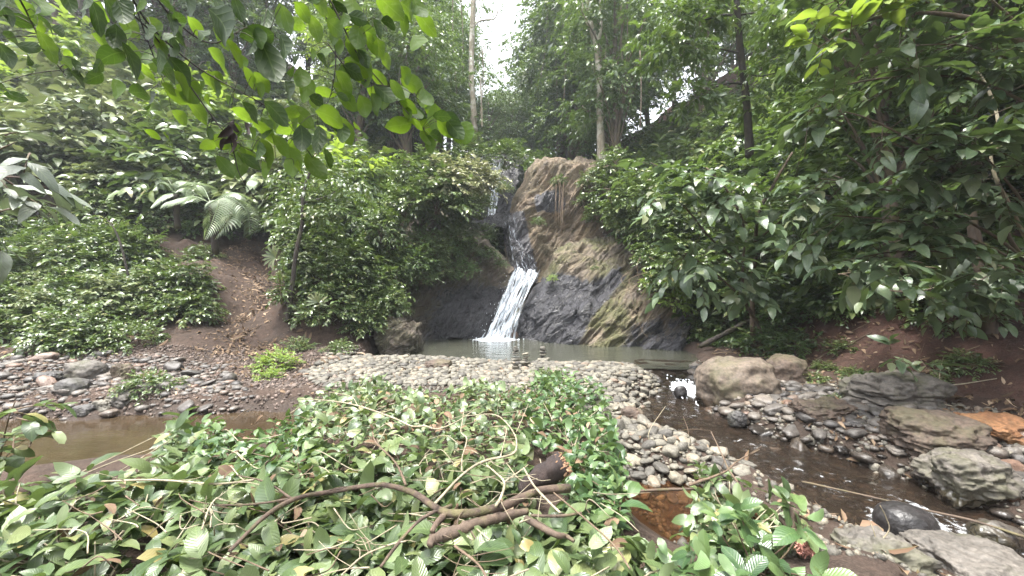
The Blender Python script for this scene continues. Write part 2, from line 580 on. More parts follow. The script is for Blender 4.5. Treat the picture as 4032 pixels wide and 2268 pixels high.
M_SOIL = soil_mat("soil")
V, Q = grid_mesh(-17, 15, -3, 21, 0.1, ground_z)
tag(link("ground", mesh_tris("ground", V, Q), M_SOIL), "brown earth of the stream bed and the lower banks", kind="structure")

def far_z(x, y):
    z = ground_z(x, y)
    inner = (x > -16.5) & (x < 14.5) & (y > -2.5) & (y < 20.5)
    return np.where(inner, z - 1.6, z - 0.03)
V, Q = grid_mesh(-72, 72, -10, 90, 0.8, far_z)
tag(link("hillside", mesh_tris("hillside", V, Q), M_SOIL), "steep forested hillsides closing the ravine", kind="structure")

# ------------------------------------------------------------------ rock faces
def tps(ctrl, q):
    c = np.array(ctrl, float)
    s = 400.0
    X, f = c[:, :2] / s, c[:, 2]
    n = len(X)
    def k(r2): return np.where(r2 > 0, 0.5 * r2 * np.log(r2 + 1e-12), 0)
    r2 = ((X[:, None] - X[None]) ** 2).sum(-1)
    A = np.zeros((n + 3, n + 3))
    A[:n, :n] = k(r2) + 1e-3 * np.eye(n)
    A[:n, n] = 1; A[:n, n + 1:] = X
    A[n:, :n] = A[:n, n:].T
    wgt = np.linalg.solve(A, np.concatenate([f, np.zeros(3)]))
    q = np.asarray(q, float) / s
    r2 = ((q[:, None] - X[None]) ** 2).sum(-1)
    return k(r2) @ wgt[:n] + wgt[n] + q @ wgt[n + 1:]

def rock_patch(name, L, R, B, T, ctrl, ns, nt, ang, amp=0.16, fine=0.05, curl=1.2, lumps=0.25, wetf=None, edge=14.0):
    """L, R: u of the left and right edge going up; B, T: v of foot and top going right; ctrl: (u, v, depth)"""
    s = np.linspace(0, 1, ns); t = np.linspace(0, 1, nt)
    S, Tt = np.meshgrid(s, t)
    ip = lambda a, x: np.interp(x, np.linspace(0, 1, len(a)), a)
    u = ip(L, Tt) + (ip(R, Tt) - ip(L, Tt)) * S
    v = ip(B, S) + (ip(T, S) - ip(B, S)) * Tt
    # ragged outline
    u = u + edge * fbm(Tt * 7, S * 3, 4.4, 4)
    v = v + edge * fbm(S * 8, Tt * 3, 7.7, 4) * sstep(0.05, 0.3, Tt)
    D = tps(ctrl, np.stack([u.ravel(), v.ravel()], -1)).reshape(u.shape)
    e = np.minimum(np.minimum(S, 1 - S) * 1.0, (1 - Tt) * 1.3)
    D = D + curl * (1 - sstep(0.0, 0.13, e)) ** 2
    p = np.stack([(u - CX) / F * D, D, H - (v - CY) / F * D], -1)
    x, y, z = p[..., 0], p[..., 1], p[..., 2]
    ca, sa = math.cos(ang), math.sin(ang)
    al, ac = x * ca + z * sa, -x * sa + z * ca          # along and across the beds
    wp = 0.13 * fbm(x * 0.8, z * 0.8, y * 0.8 + 2, 3)
    ac2 = ac + wp
    saw = lambda f, o: (lambda t_: np.where(t_ < 0.82, t_ / 0.82, (1 - t_) / 0.18))(((ac2 + 0.10 * vnoise(al * 0.45 + o, ac2 * 0.6, o)) * f + o) % 1.0)
    cut = sstep(-0.25, 0.35, fbm(al * 0.5, ac2 * 0.9, 2.7, 3))          # beds break off along their length
    beds = 0.60 * saw(0.95, 0.3) * (0.35 + 0.65 * cut) + 0.30 * saw(2.6, 1.7) * (0.3 + 0.7 * (1 - cut)) + 0.12 * saw(6.5, 4.1)
    ridge = 1 - np.abs(fbm(al * 0.6, ac2 * 2.4, 3.0, 4))
    lum = fbm(x * 0.55, z * 0.55, y * 0.4 + 11, 3)
    blocks = vnoise(np.floor(al * 1.3 + 0.6 * vnoise(ac2, al * .4)) * 7.7, np.floor(ac2 * 2.0 + 0.4 * vnoise(al, ac2)) * 5.3)
    fin = fbm(al * 2.2, ac2 * 9.0, y * 2, 5, 0.6)
    disp = amp * (beds - 0.5) * 1.25 + amp * 0.16 * blocks + amp * 0.35 * (ridge - 0.6) + lumps * lum + fine * fin
    k = sstep(0, 0.08, e)[..., None]
    nrm = np.array([-0.12, -0.85, 0.5])
    p = p + nrm * (disp * (0.35 + 0.65 * k[..., 0]))[..., None]
    V = p.reshape(-1, 3)
    i = (np.arange(nt - 1)[:, None] * ns + np.arange(ns - 1)[None]).ravel()
    Q = np.stack([i, i + 1, i + ns + 1, i + ns], -1)
    wet = (wetf(u, v) if wetf else np.zeros(u.shape)).ravel()
    return V, Q, {"wet": wet, "crack": (1 - ridge).ravel(), "cav": disp.ravel()}

def rock_mat(name, dry, tan, moss, slate, mossamt=0.5):
    b = MT(name)
    p = b.pos()
    wet0 = b.n("ShaderNodeAttribute", attribute_name="wet").outputs["Fac"]
    crack = b.n("ShaderNodeAttribute", attribute_name="crack").outputs["Fac"]
    q = b.map(p, (1, 1, 1), (0, rad(42), 0))
    n1 = b.noise(b.map(q, (0.5, 1, 1.8)), 1.3, 6, 0.62, 0.4)
    n2 = b.noise(b.map(q, (0.7, 1, 1.9)), 5.5, 6, 0.7, 0.2)
    n3 = b.noise(p, 26.0, 4, 0.7)
    nm = b.noise(p, 1.1, 6, 0.68)
    c = b.mix(b.ramp(n1, [(0.36, 0.0), (0.62, 1.0)]), dry, tan)
    mo = b.math('MULTIPLY', b.ramp(b.math('ADD', nm, b.math('MULTIPLY', b.math('SUBTRACT', n3, 0.5), 0.35)), [(0.44, 0.0), (0.58, 1.0)]), mossamt)
    c = b.mix(mo, c, moss)
    wet = b.ramp(b.math('ADD', wet0, b.math('MULTIPLY', b.math('SUBTRACT', n2, 0.5), 0.9)), [(0.4, 0.0), (0.58, 1.0)])
    c = b.mix(wet, c, slate)
    c = b.mix(0.85, c, b.ramp(n2, [(0.25, 0.3), (0.72, 1.55)]), 'MULTIPLY')
    c = b.mix(0.5, c, b.ramp(n3, [(0.3, 0.5), (0.7, 1.45)]), 'MULTIPLY')
    ro = b.n("ShaderNodeMapRange", {0: wet, 3: 0.85, 4: 0.27}).outputs[0]
    vo = b.n("ShaderNodeTexVoronoi", {"Vector": b.map(b.mix(0.12, q, b.n("ShaderNodeTexNoise", {"Vector": p, "Scale": 2.5}).outputs[1], 'ADD'), (0.8, 1.2, 2.6)), "Scale": 1.9}, feature='DISTANCE_TO_EDGE').outputs["Distance"]
    crk = b.ramp(vo, [(0.0, 0.0), (0.05, 1.0)])
    h = b.math('ADD', b.math('ADD', b.math('MULTIPLY', n2, 1.3), b.math('MULTIPLY', n3, 0.5)), b.math('MULTIPLY', crk, 0.5))
    return b.surf(b.n("ShaderNodeBsdfPrincipled", {"Base Color": c, "Roughness": ro, "Normal": b.bump(h, 1.0, 0.13)}).outputs[0])

M_ROCK = rock_mat("rock_mossy", (0.11, 0.09, 0.074), (0.19, 0.15, 0.10), (0.098, 0.10, 0.036), (0.058, 0.057, 0.064), 0.85)
M_ROCKD = rock_mat("rock_dark", (0.085, 0.07, 0.06), (0.13, 0.10, 0.075), (0.085, 0.088, 0.036), (0.055, 0.053, 0.058), 0.55)
M_ROCKT = rock_mat("rock_tan", (0.13, 0.098, 0.072), (0.21, 0.155, 0.10), (0.105, 0.095, 0.05), (0.075, 0.072, 0.08), 0.5)

def falls_axis(u, v):   # horizontal distance in pixels to the line of the lower fall
    return u - np.interp(v, [1065, 1200, 1335], [2060, 2010, 1965])

# slab right of the fall
V, Q, A = rock_patch("rock_slab", [1975, 1995, 2035, 2080, 2130], [2790, 2780, 2740, 2680, 2600],
                     [1352, 1358, 1372, 1392, 1402, 1412], [1062, 960, 905, 900, 940, 1010],
    [(2040, 1345, 12.9), (2150, 1352, 12.3), (2300, 1365, 11.7), (2450, 1378, 11.1), (2600, 1390, 10.6), (2780, 1405, 10.1),
     (2060, 1250, 13.3), (2110, 1110, 14.3), (2140, 1060, 14.7), (2200, 1200, 12.9), (2350, 1200, 12.3), (2500, 1200, 11.8), (2680, 1220, 11.2),
     (2210, 980, 14.9), (2270, 925, 15.4), (2430, 910, 14.8), (2560, 960, 13.8), (2700, 1050, 12.6), (2300, 1060, 13.6), (2450, 1060, 13.0)],
    210, 170, rad(47), amp=0.46, fine=0.045, lumps=0.26,
    wetf=lambda u, v: np.maximum(sstep(50, -30, sdf(u, v, [(2000, 1360), (2080, 1180), (2120, 1095), (2230, 1090), (2330, 1115), (2440, 1050), (2460, 1070), (2320, 1240), (2265, 1365)])), 0.55 * sstep(30, -40, sdf(u, v, [(2420, 1400), (2480, 1240), (2600, 1200), (2760, 1240), (2760, 1420)])) + 0.3 * sstep(1320, 1380, v)))
tag(link("rock_slab", mesh_tris("rock_slab", V, Q, attrs=A), M_ROCK), "mossy slanting rock slab right of the white waterfall", "rock")
# dark wall left of the fall
V, Q, A = rock_patch("rock_wall", [1440, 1500, 1540, 1560, 1600], [1990, 1975, 2010, 2040, 2050], [1400, 1360, 1345, 1340, 1338], [760, 800, 860, 960, 1066],
    [(1440, 1400, 10.9), (1560, 1365, 12.0), (1700, 1345, 12.8), (1850, 1338, 13.3), (1990, 1335, 13.7), (1480, 1100, 12.2), (1560, 850, 13.6), (1650, 1100, 13.2),
     (1800, 1100, 13.8), (1950, 1120, 14.4), (2040, 1070, 14.9), (1800, 860, 14.9), (1950, 980, 15.2), (1750, 1230, 13.0), (1920, 1250, 13.6)],
    150, 130, rad(52), amp=0.46, fine=0.055, lumps=0.35,
    wetf=lambda u, v: 0.8 * sstep(-420, -60, falls_axis(u, v)) * sstep(1080, 1180, v) + 0.25)
tag(link("rock_wall", mesh_tris("rock_wall", V, Q, attrs=A), M_ROCKD), "dark wet rock wall left of the white waterfall", "rock")
# tower above the fall
V, Q, A = rock_patch("rock_tower", [1960, 1990, 1975, 2010, 2075], [2480, 2450, 2420, 2400, 2390], [1100, 1100, 1100, 1095, 1090], [650, 625, 618, 625, 615, 640],
    [(1960, 1090, 15.4), (2080, 1080, 15.2), (2200, 1080, 15.3), (2350, 1080, 15.2), (2480, 1080, 15.0), (1990, 950, 16.0), (2090, 950, 15.5), (2170, 920, 16.4),
     (2230, 880, 16.3), (2300, 950, 15.6), (2020, 800, 16.5), (2120, 790, 15.9), (2250, 780, 16.2), (2380, 800, 16.0), (2060, 700, 16.9), (2130, 640, 16.9), (2250, 640, 17.1), (2380, 640, 17.2)],
    140, 170, rad(50), amp=0.40, fine=0.055, lumps=0.36,
    wetf=lambda u, v: 0.95 * sstep(80, 25, np.abs(u - np.interp(v, [820, 950, 1060], [2010, 2035, 2065]))) * sstep(790, 870, v) + 0.7 * sstep(60, 20, np.abs(v - 780)) * sstep(2080, 2120, u) * sstep(2260, 2200, u))
tag(link("rock_tower", mesh_tris("rock_tower", V, Q, attrs=A), M_ROCKT), "tall tan rock outcrop rising above the waterfall", "rock")
# ledge behind the upper fall
V, Q, A = rock_patch("rock_ledge", [1800, 1800, 1815], [2040, 2050, 2075], [920, 905, 900], [610, 600, 600],
    [(1800, 910, 16.6), (1920, 905, 16.8), (2040, 900, 17.0), (1800, 750, 17.6), (1930, 760, 17.6), (2040, 760, 17.8), (1810, 620, 18.6), (1930, 620, 18.6), (2060, 620, 18.6)],
    60, 70, rad(60), amp=0.25, fine=0.05, wetf=lambda u, v: 0.9 + 0 * u)
tag(link("rock_ledge", mesh_tris("rock_ledge", V, Q, attrs=A), M_ROCKD), "wet rock ledge behind the upper waterfall, half hidden by leaves", "rock")

# ------------------------------------------------------------------ water
def water_mat(name, murk, tint, murkiness, bump_s=0.08, scale=3.0, stretch=(1, 2.2, 1), foam=None):
    b = MT(name)
    p = b.pos()
    n = b.noise(b.map(p, stretch), scale, 4, 0.6, 0.6)
    n2 = b.noise(b.map(p, stretch), scale * 5, 3, 0.6)
    h = b.math('ADD', n, b.math('MULTIPLY', n2, 0.25))
    nor = b.bump(h, bump_s, 0.25)
    nb = b.noise(p, 1.6, 4, 0.6)
    mc = b.mix(0.8, murk, b.ramp(nb, [(0.3, 0.65), (0.7, 1.35)]), 'MULTIPLY')
    dif = b.n("ShaderNodeBsdfDiffuse", {"Color": mc, "Normal": nor}).outputs[0]
    tr = b.n("ShaderNodeBsdfTransparent", {"Color": c4(tint)}).outputs[0]
    body = b.n("ShaderNodeMixShader", {0: murkiness, 1: tr, 2: dif}).outputs[0]
    gl = b.n("ShaderNodeBsdfGlossy", {"Color": (1, 1, 1, 1), "Roughness": 0.06, "Normal": nor}).outputs[0]
    fr = b.n("ShaderNodeFresnel", {"IOR": 1.33, "Normal": nor}).outputs[0]
    sh = b.n("ShaderNodeMixShader", {0: fr, 1: body, 2: gl}).outputs[0]
    if foam:
        fa = b.n("ShaderNodeAttribute", attribute_name="foam").outputs["Fac"]
        nf = b.noise(b.map(p, (1, 1, 1)), foam, 5, 0.7, 0.8)
        ff = b.ramp(b.math('ADD', fa, b.math('SUBTRACT', nf, 0.5)), [(0.5, 0.0), (0.74, 1.0)])
        wh = b.n("ShaderNodeBsdfPrincipled", {"Base Color": (0.8, 0.83, 0.86, 1), "Roughness": 0.5}).outputs[0]
        sh = b.n("ShaderNodeMixShader", {0: ff, 1: sh, 2: wh}).outputs[0]
    return b.surf(sh)

def poly_sheet(poly, z, step, zf=None):
    xs = [p[0] for p in poly]; ys = [p[1] for p in poly]
    V, Q = grid_mesh(min(xs) - 0.5, max(xs) + 0.5, min(ys) - 0.5, max(ys) + 0.5, step, lambda X, Y: np.full(X.shape, z))
    keep = sdf(V[:, 0], V[:, 1], poly) < 0.45
    Q = Q[keep[Q].all(1)]
    used = np.unique(Q)
    idx = np.zeros(len(V), int); idx[used] = np.arange(len(used))
    return V[used], idx[Q]

M_POOL = water_mat("pool_water", (0.058, 0.06, 0.045), (0.45, 0.4, 0.3), 0.82, 0.13, 2.6, (1, 1.6, 1), foam=3.0)
V, Q = poly_sheet(POOL, 0.12, 0.1)
fx, fy = P(1965, 1338, 13.0)[:2]
A = {"foam": 1.05 * sstep(1.2, 0.1, np.hypot((V[:, 0] - fx + 0.15) / 1.15, (V[:, 1] - fy) / 0.8))}
tag(link("pool", mesh_tris("pool", V, Q, attrs=A), M_POOL), "murky grey-green plunge pool under the waterfall", kind="structure")
M_BACK = water_mat("backwater", (0.06, 0.042, 0.025), (0.42, 0.3, 0.19), 0.62, 0.05, 2.0, (0.6, 1.8, 1))
V, Q = poly_sheet(LEFT_WATER, 0.0, 0.2)
tag(link("backwater", mesh_tris("backwater", V, Q), M_BACK), "still brown backwater on the left", kind="structure")
V, Q = poly_sheet(NEAR_POOL, -0.015, 0.1)
M_PUD = water_mat("puddle_water", (0.085, 0.045, 0.025), (0.75, 0.55, 0.4), 0.18, 0.05, 3.0)
tag(link("puddle", mesh_tris("puddle", V, Q), M_PUD), "shallow brown puddle right of the cut branches", kind="structure")
# the running stream: a ribbon that follows the channel and drops at the little cascade
cl = resample(STREAM, 140)
wd = np.interp(np.linspace(0, 1, 140), np.linspace(0, 1, len(STREAM_W)), STREAM_W) + 0.3
tan = np.gradient(cl[:, :2], axis=0); tan /= np.linalg.norm(tan, axis=1)[:, None]
side = np.stack([-tan[:, 1], tan[:, 0]], -1)
K = 25
s = np.linspace(-1, 1, K)
X = cl[:, None, 0] + side[:, None, 0] * wd[:, None] * s
Y = cl[:, None, 1] + side[:, None, 1] * wd[:, None] * s
Zs = np.repeat(cl[:, 2:3], K, 1) + 0.022 * fbm(X * 3.5, Y * 3.5, 1.5, 3)
V = np.stack([X.ravel(), Y.ravel(), Zs.ravel()], -1)
i = (np.arange(139)[:, None] * K + np.arange(K - 1)[None]).ravel()
Q = np.stack([i, i + K, i + K + 1, i + 1], -1)
tt = np.linspace(0, len(STREAM) - 1, 140)[:, None]
c1 = sstep(0.9, 0.0, np.hypot((X - 3.05) / 0.55, (Y - 6.95) / 1.0)) * 1.1
c2 = 0.59 * sstep(6.6, 7.4, tt) * sstep(0.75, 0.2, np.abs(s))[None, :] * (0.8 + 0.45 * fbm(X * 1.6, Y * 1.6, 6.0, 2))
c3 = 0.44 * sstep(4.2, 5.2, tt) * sstep(0.8, 0.2, np.abs(s))[None, :]
A = {"foam": np.maximum(np.maximum(c1, c2), c3).ravel() * 0.9}
M_STREAM = water_mat("stream_water", (0.04, 0.03, 0.023), (0.5, 0.4, 0.31), 0.32, 0.4, 5.0, (1, 1, 1), foam=9.0)
tag(link("stream", mesh_tris("stream", V, Q, attrs=A), M_STREAM), "shallow stream running out to the lower right", kind="structure")

# falling water: strands of real thickness over a thin broken sheet
def fall_mat(name, density=0.5, stretch=0.12, scale=9.0, tintc=(0.78, 0.84, 0.9)):
    b = MT(name)
    uv = b.n("ShaderNodeTexCoord").outputs["UV"]
    n = b.noise(b.map(uv, (1, stretch, 1)), scale, 5, 0.65, 0.35)
    n2 = b.noise(b.map(uv, (3.2, 0.4, 1)), scale, 3, 0.6)
    a = b.ramp(b.math('ADD', n, b.math('MULTIPLY', b.math('SUBTRACT', n2, 0.5), 0.4)), [(0.62 - density * 0.3, 0.0), (0.74 - density * 0.3, 1.0)])
    ed = b.n("ShaderNodeAttribute", attribute_name="edge").outputs["Fac"]
    fray = b.ramp(b.math('ADD', ed, b.math('MULTIPLY', b.math('SUBTRACT', n, 0.5), 1.5)), [(0.12, 0.0), (0.42, 1.0)])
    a = b.math('MULTIPLY', b.math('MULTIPLY', a, fray), 0.84)
    wsh = b.n("ShaderNodeBsdfPrincipled", {"Base Color": c4(tintc), "Roughness": 0.25, "Normal": b.bump(n2, 0.5, 0.05)}).outputs[0]
    tl = b.n("ShaderNodeBsdfTranslucent", {"Color": c4(tintc)}).outputs[0]
    wsh = b.n("ShaderNodeMixShader", {0: 0.35, 1: wsh, 2: tl}).outputs[0]
    t = b.n("ShaderNodeBsdfTransparent").outputs[0]
    return b.surf(b.n("ShaderNodeMixShader", {0: a, 1: t, 2: wsh}).outputs[0])

def fall_sheet(Lp, Rp, n, m, bulge, seed):
    """Lp, Rp: left and right edge as (u, v, depth) going down"""
    A_ = resample([P(*p) for p in Lp], n); B_ = resample([P(*p) for p in Rp], n)
    s = np.linspace(0, 1, m)
    p = A_[:, None] * (1 - s)[None, :, None] + B_[:, None] * s[None, :, None]
    tt = np.linspace(0, 1, n)[:, None]
    d = bulge * (np.sin(s * math.pi) ** 0.5)[None] + 0.13 * fbm(s[None] * 11 + seed, tt * 3.2, seed, 4)
    p = p + np.stack([0 * d, -d, 0.15 * d], -1)
    p[..., 2] += (0.10 * fbm(s * 7, seed, 2.0, 3))[None] * (1 - tt) ** 3
    i = (np.arange(n - 1)[:, None] * m + np.arange(m - 1)[None]).ravel()
    Q = np.stack([i, i + 1, i + m + 1, i + m], -1)
    uv = np.stack([np.repeat(s[None], n, 0) * 1.2 + seed, np.repeat(tt, m, 1) * 2.4 + seed], -1).reshape(-1, 2)
    fall_sheet.edge = {'edge': (np.minimum(s, 1 - s) * 3.2)[None].repeat(n, 0).clip(0, 1).ravel()}
    return p.reshape(-1, 3), Q, uv

M_FALL = fall_mat("falling_water", 0.64, 0.09, 9.0)
M_FALL2 = fall_mat("falling_water_thin", 0.45, 0.16, 11.0)
wf = thing("waterfall", "white lower waterfall dropping into the plunge pool", "waterfall", P(1965, 1336, 13.0))
def child_world(name, me, mat, parent):
    o = link(name, me, mat, parent)
    o.location = -parent.location
    return o
LL = [(2010, 1064, 14.35), (1988, 1130, 13.95), (1958, 1200, 13.5), (1925, 1270, 13.15), (1888, 1336, 12.95)]
RR = [(2132, 1068, 14.2), (2100, 1130, 13.7), (2068, 1200, 13.25), (2044, 1270, 12.95), (2030, 1338, 12.8)]
V, Q, U = fall_sheet(LL, RR, 70, 40, 0.10, 1.7)
child_world("water_sheet", mesh_tris("water_sheet", V, Q, U, attrs=fall_sheet.edge), M_FALL, wf)
V, Q, U = fall_sheet([(u + 12, v, d - 0.12) for u, v, d in LL], [(u - 16, v, d - 0.12) for u, v, d in RR], 70, 36, 0.16, 5.3)
child_world("spray_sheet", mesh_tris("spray_sheet", V, Q, U, attrs=fall_sheet.edge), M_FALL2, wf)
b = MT("water_drops"); M_DROP = b.surf(b.n("ShaderNodeBsdfPrincipled", {"Base Color": (0.8, 0.85, 0.9, 1), "Roughness": 0.2}).outputs[0])
n = 90
t = G.random(n) ** 0.6
eL, eR = resample([P(*p) for p in LL], 100), resample([P(*p) for p in RR], 100)
k = (t * 99).astype(int)
s = np.where(G.random(n) < 0.4, G.normal(0, 0.14, n), G.random(n))
pp = eL[k] * (1 - s)[:, None] + eR[k] * s[:, None] + np.stack([G.normal(0, .02, n), -0.15 - 0.12 * G.random(n), G.normal(0, .05, n)], -1)
pp[:, 2] = np.maximum(pp[:, 2], 0.14)
V, T, _ = scatter([ico(0)], pp, np.repeat(np.eye(3)[None], n, 0), np.stack([G.uniform(.004, .009, n)] * 2 + [G.uniform(.008, .03, n)], -1))
o = child_world("water_drops", mesh_tris("water_drops", V, T), M_DROP, wf); tag(o, kind="stuff")
# churned foam at the foot
n = 110
a_ = G.random(n) * 6.28; r_ = np.abs(G.normal(0, 1, n))
pp = np.stack([fx - 0.15 + np.cos(a_) * r_ * 0.36, fy - 0.05 + np.sin(a_) * r_ * 0.2, np.full(n, 0.118)], -1)
V, T, _ = scatter([ico(1)], pp, rand_rot(n), np.stack([G.uniform(.02, .06, n), G.uniform(.02, .06, n), G.uniform(.008, .022, n)], -1))
o = child_world("foam", mesh_tris("foam", V, T), M_DROP, wf); tag(o, kind="stuff")

wf2 = thing("waterfall", "thin upper waterfall glimpsed between leaves above the pool", "waterfall", P(1940, 850, 16.3))
V, Q, U = fall_sheet([(1938, 640, 18.0), (1930, 720, 17.0), (1920, 790, 16.5), (1918, 850, 16.2)], [(1990, 640, 18.0), (1972, 700, 17.0), (1962, 790, 16.5), (1952, 845, 16.2)], 50, 18, 0.10, 3.1)
child_world("water_sheet", mesh_tris("water_sheet", V, Q, U, attrs=fall_sheet.edge), fall_mat("falling_water_upper", 0.66, 0.14, 8.0), wf2)
wf3 = thing("water_film", "thin sheet of water sliding down the rock chute between the two falls", "water", P(2060, 1064, 14.4))
V, Q, U = fall_sheet([(1985, 850, 15.75), (1995, 930, 15.3), (2010, 1000, 14.95), (2028, 1064, 14.5)], [(2030, 850, 15.75), (2050, 930, 15.2), (2090, 1000, 14.85), (2122, 1066, 14.4)], 50, 26, 0.03, 8.4)
child_world("water_sheet", mesh_tris("water_sheet", V, Q, U, attrs=fall_sheet.edge), fall_mat("water_film", 0.17, 0.16, 12.0, (0.6, 0.66, 0.75)), wf3)
n = 130
pp = np.stack([G.normal(3.08, 0.16, n), G.normal(6.95, 0.28, n), np.zeros(n)], -1)
pp[:, 2] = np.interp(pp[:, 1], [6.4, 6.8, 7.2, 7.6], [-0.02, 0.01, 0.06, 0.08]) + G.random(n) * 0.03
V, T, _ = scatter([ico(1)], pp, rand_rot(n), np.stack([G.uniform(.008, .03, n), G.uniform(.008, .03, n), G.uniform(.004, .016, n)], -1))
cas = tag(link("cascade_foam", mesh_tris("cascade_foam", V, T), M_DROP), "small white cascade beside the big tan boulder", "foam", kind="stuff")

# ------------------------------------------------------------------ plants: materials and templates
GREENS = [(0.0, (0.030, 0.058, 0.016)), (0.35, (0.045, 0.088, 0.020)), (0.7, (0.072, 0.125, 0.030)), (0.93, (0.115, 0.165, 0.045)), (1.0, (0.16, 0.17, 0.06))]
M_LEAF_SMALL = leaf_mat("leaf_undergrowth", GREENS, 0.30, 0.16, spec=0.6)
M_LEAF_TREE = leaf_mat("leaf_tree", [(0.0, (0.022, 0.052, 0.016)), (0.5, (0.040, 0.085, 0.022)), (0.9, (0.075, 0.13, 0.03)), (1.0, (0.12, 0.16, 0.04))], 0.34, 0.22)
M_LEAF_PALE = leaf_mat("leaf_pale", [(0.0, (0.055, 0.10, 0.03)), (0.5, (0.09, 0.14, 0.045)), (1.0, (0.15, 0.19, 0.075))], 0.36, 0.18, (0.35, 0.42, 0.12))
M_LEAF_CREAM = leaf_mat("leaf_cream", [(0.0, (0.11, 0.15, 0.05)), (0.5, (0.17, 0.205, 0.085)), (1.0, (0.26, 0.28, 0.14))], 0.36, 0.18, (0.35, 0.42, 0.12))
M_LEAF_LIME = leaf_mat("leaf_lime", [(0.0, (0.07, 0.14, 0.02)), (0.6, (0.12, 0.22, 0.03)), (1.0, (0.18, 0.28, 0.04))], 0.42, 0.4, (0.4, 0.55, 0.04))
M_LEAF_BIG = leaf_mat("leaf_shrub", [(0.0, (0.032, 0.068, 0.03)), (0.45, (0.06, 0.11, 0.048)), (0.85, (0.092, 0.152, 0.068)), (1.0, (0.14, 0.18, 0.08))], 0.30, 0.16, veins=9, under=(0.10, 0.15, 0.075), blotch=0.25)
M_LEAF_CUT = leaf_mat("leaf_cut", [(0.0, (0.030, 0.062, 0.020)), (0.4, (0.055, 0.10, 0.030)), (0.8, (0.09, 0.14, 0.045)), (0.96, (0.13, 0.18, 0.06)), (1.0, (0.22, 0.2, 0.06))], 0.30, 0.14, veins=10, under=(0.15, 0.195, 0.095))
M_LEAF_CUTD = leaf_mat("leaf_cut_dark", [(0.0, (0.022, 0.058, 0.020)), (0.5, (0.042, 0.095, 0.026)), (1.0, (0.085, 0.15, 0.04))], 0.28, 0.14, veins=9, under=(0.11, 0.17, 0.07))
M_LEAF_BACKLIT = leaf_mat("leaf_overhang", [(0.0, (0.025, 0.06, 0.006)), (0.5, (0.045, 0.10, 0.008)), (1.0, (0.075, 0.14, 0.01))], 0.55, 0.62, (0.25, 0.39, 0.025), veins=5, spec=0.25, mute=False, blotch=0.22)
M_LEAF_SHADE = leaf_mat("leaf_overhang_shade", [(0.0, (0.012, 0.03, 0.005)), (1.0, (0.024, 0.052, 0.008))], 0.5, 0.4, (0.07, 0.13, 0.012), veins=5, spec=0.25, mute=False, blotch=0.1)  # dark copy of the overhang leaf; its missing backlight is put into the colour
M_FERN = leaf_mat("fern_frond", [(0.0, (0.075, 0.13, 0.06)), (1.0, (0.14, 0.20, 0.10))], 0.42, 0.25, (0.3, 0.42, 0.12))
M_LITTER = leaf_mat("dead_leaf", [(0.0, (0.055, 0.034, 0.022)), (0.5, (0.125, 0.078, 0.05)), (0.85, (0.2, 0.135, 0.09)), (1.0, (0.32, 0.24, 0.17))], 0.7, 0.08, (0.14, 0.09, 0.05), spec=0.2, mute=False)
M_BARK = bark_mat("bark_brown", (0.055, 0.038, 0.028), (0.12, 0.085, 0.06), 9.0, 0.35)
M_BARK_DARK = bark_mat("bark_dark", (0.018, 0.014, 0.012), (0.045, 0.034, 0.027), 10.0, 0.2)
M_BARK_PALE = bark_mat("bark_pale", (0.17, 0.14, 0.10), (0.36, 0.31, 0.24), 5.0, 0.35, spots=(0.42, 0.39, 0.33))
M_BARK_RED = bark_mat("bark_red", (0.045, 0.03, 0.022), (0.115, 0.078, 0.056), 16.0, 0.4)
M_TWIG = bark_mat("twig_pale", (0.20, 0.165, 0.11), (0.36, 0.32, 0.23), 14.0, 0.15)
M_TWIGB = bark_mat("twig_brown", (0.085, 0.058, 0.038), (0.16, 0.11, 0.075), 14.0, 0.2)

TINY = [leaf_tmpl(3, 0.46, 0.5, 0.35, 0.2, seed=i) for i in range(2)] 
SML = [leaf_tmpl(4, 0.44, 0.42, 0.3, 0.25, seed=i) for i in range(3)]
SLIM = [leaf_tmpl(4, 0.26, 0.42, 0.3, 0.4, seed=i) for i in range(3)]
MED = [leaf_tmpl(6, 0.46, 0.42, 0.22, 0.28, 0.3, seed=i) for i in range(4)]

def along_twigs(base, d, L, m, leaf, spread=0.95, up=0.75, jit=0.35, size_j=0.3, droop=0.25, start=0.15):
    """leaves set alternately along straight twigs; base,d,L: (N,3),(N,3),(N,)"""
    N = len(base)
    d = unit(d)
    f = start + (1 - start) * (np.arange(m) + 0.5) / m
    pos = base[:, None] + d[:, None] * (L[:, None] * f[None])[..., None]
    pos[..., 2] -= (droop * L[:, None] * f[None] ** 2)
    upv = np.array([0, 0, 1.0])
    side = unit(np.cross(d, upv) + 1e-4)
    sg = np.where(np.arange(m) % 2 == 0, 1.0, -1.0)
    ang = spread * (1 - 0.45 * f ** 3)
    ld = d[:, None] * np.cos(ang)[None, :, None] + side[:, None] * (sg * np.sin(ang))[None, :, None]
    ld[..., 2] -= droop * 0.9
    ld = ld + G.normal(0, jit * 0.6, ld.shape)
    nm = np.broadcast_to(upv, ld.shape) * up + G.normal(0, jit, ld.shape)
    sz = leaf * (1 + size_j * G.normal(size=(N, m)))
    sz = np.clip(sz, leaf * 0.4, leaf * 1.9)
    return pos.reshape(-1, 3), frames(ld.reshape(-1, 3), nm.reshape(-1, 3)), sz.ravel()

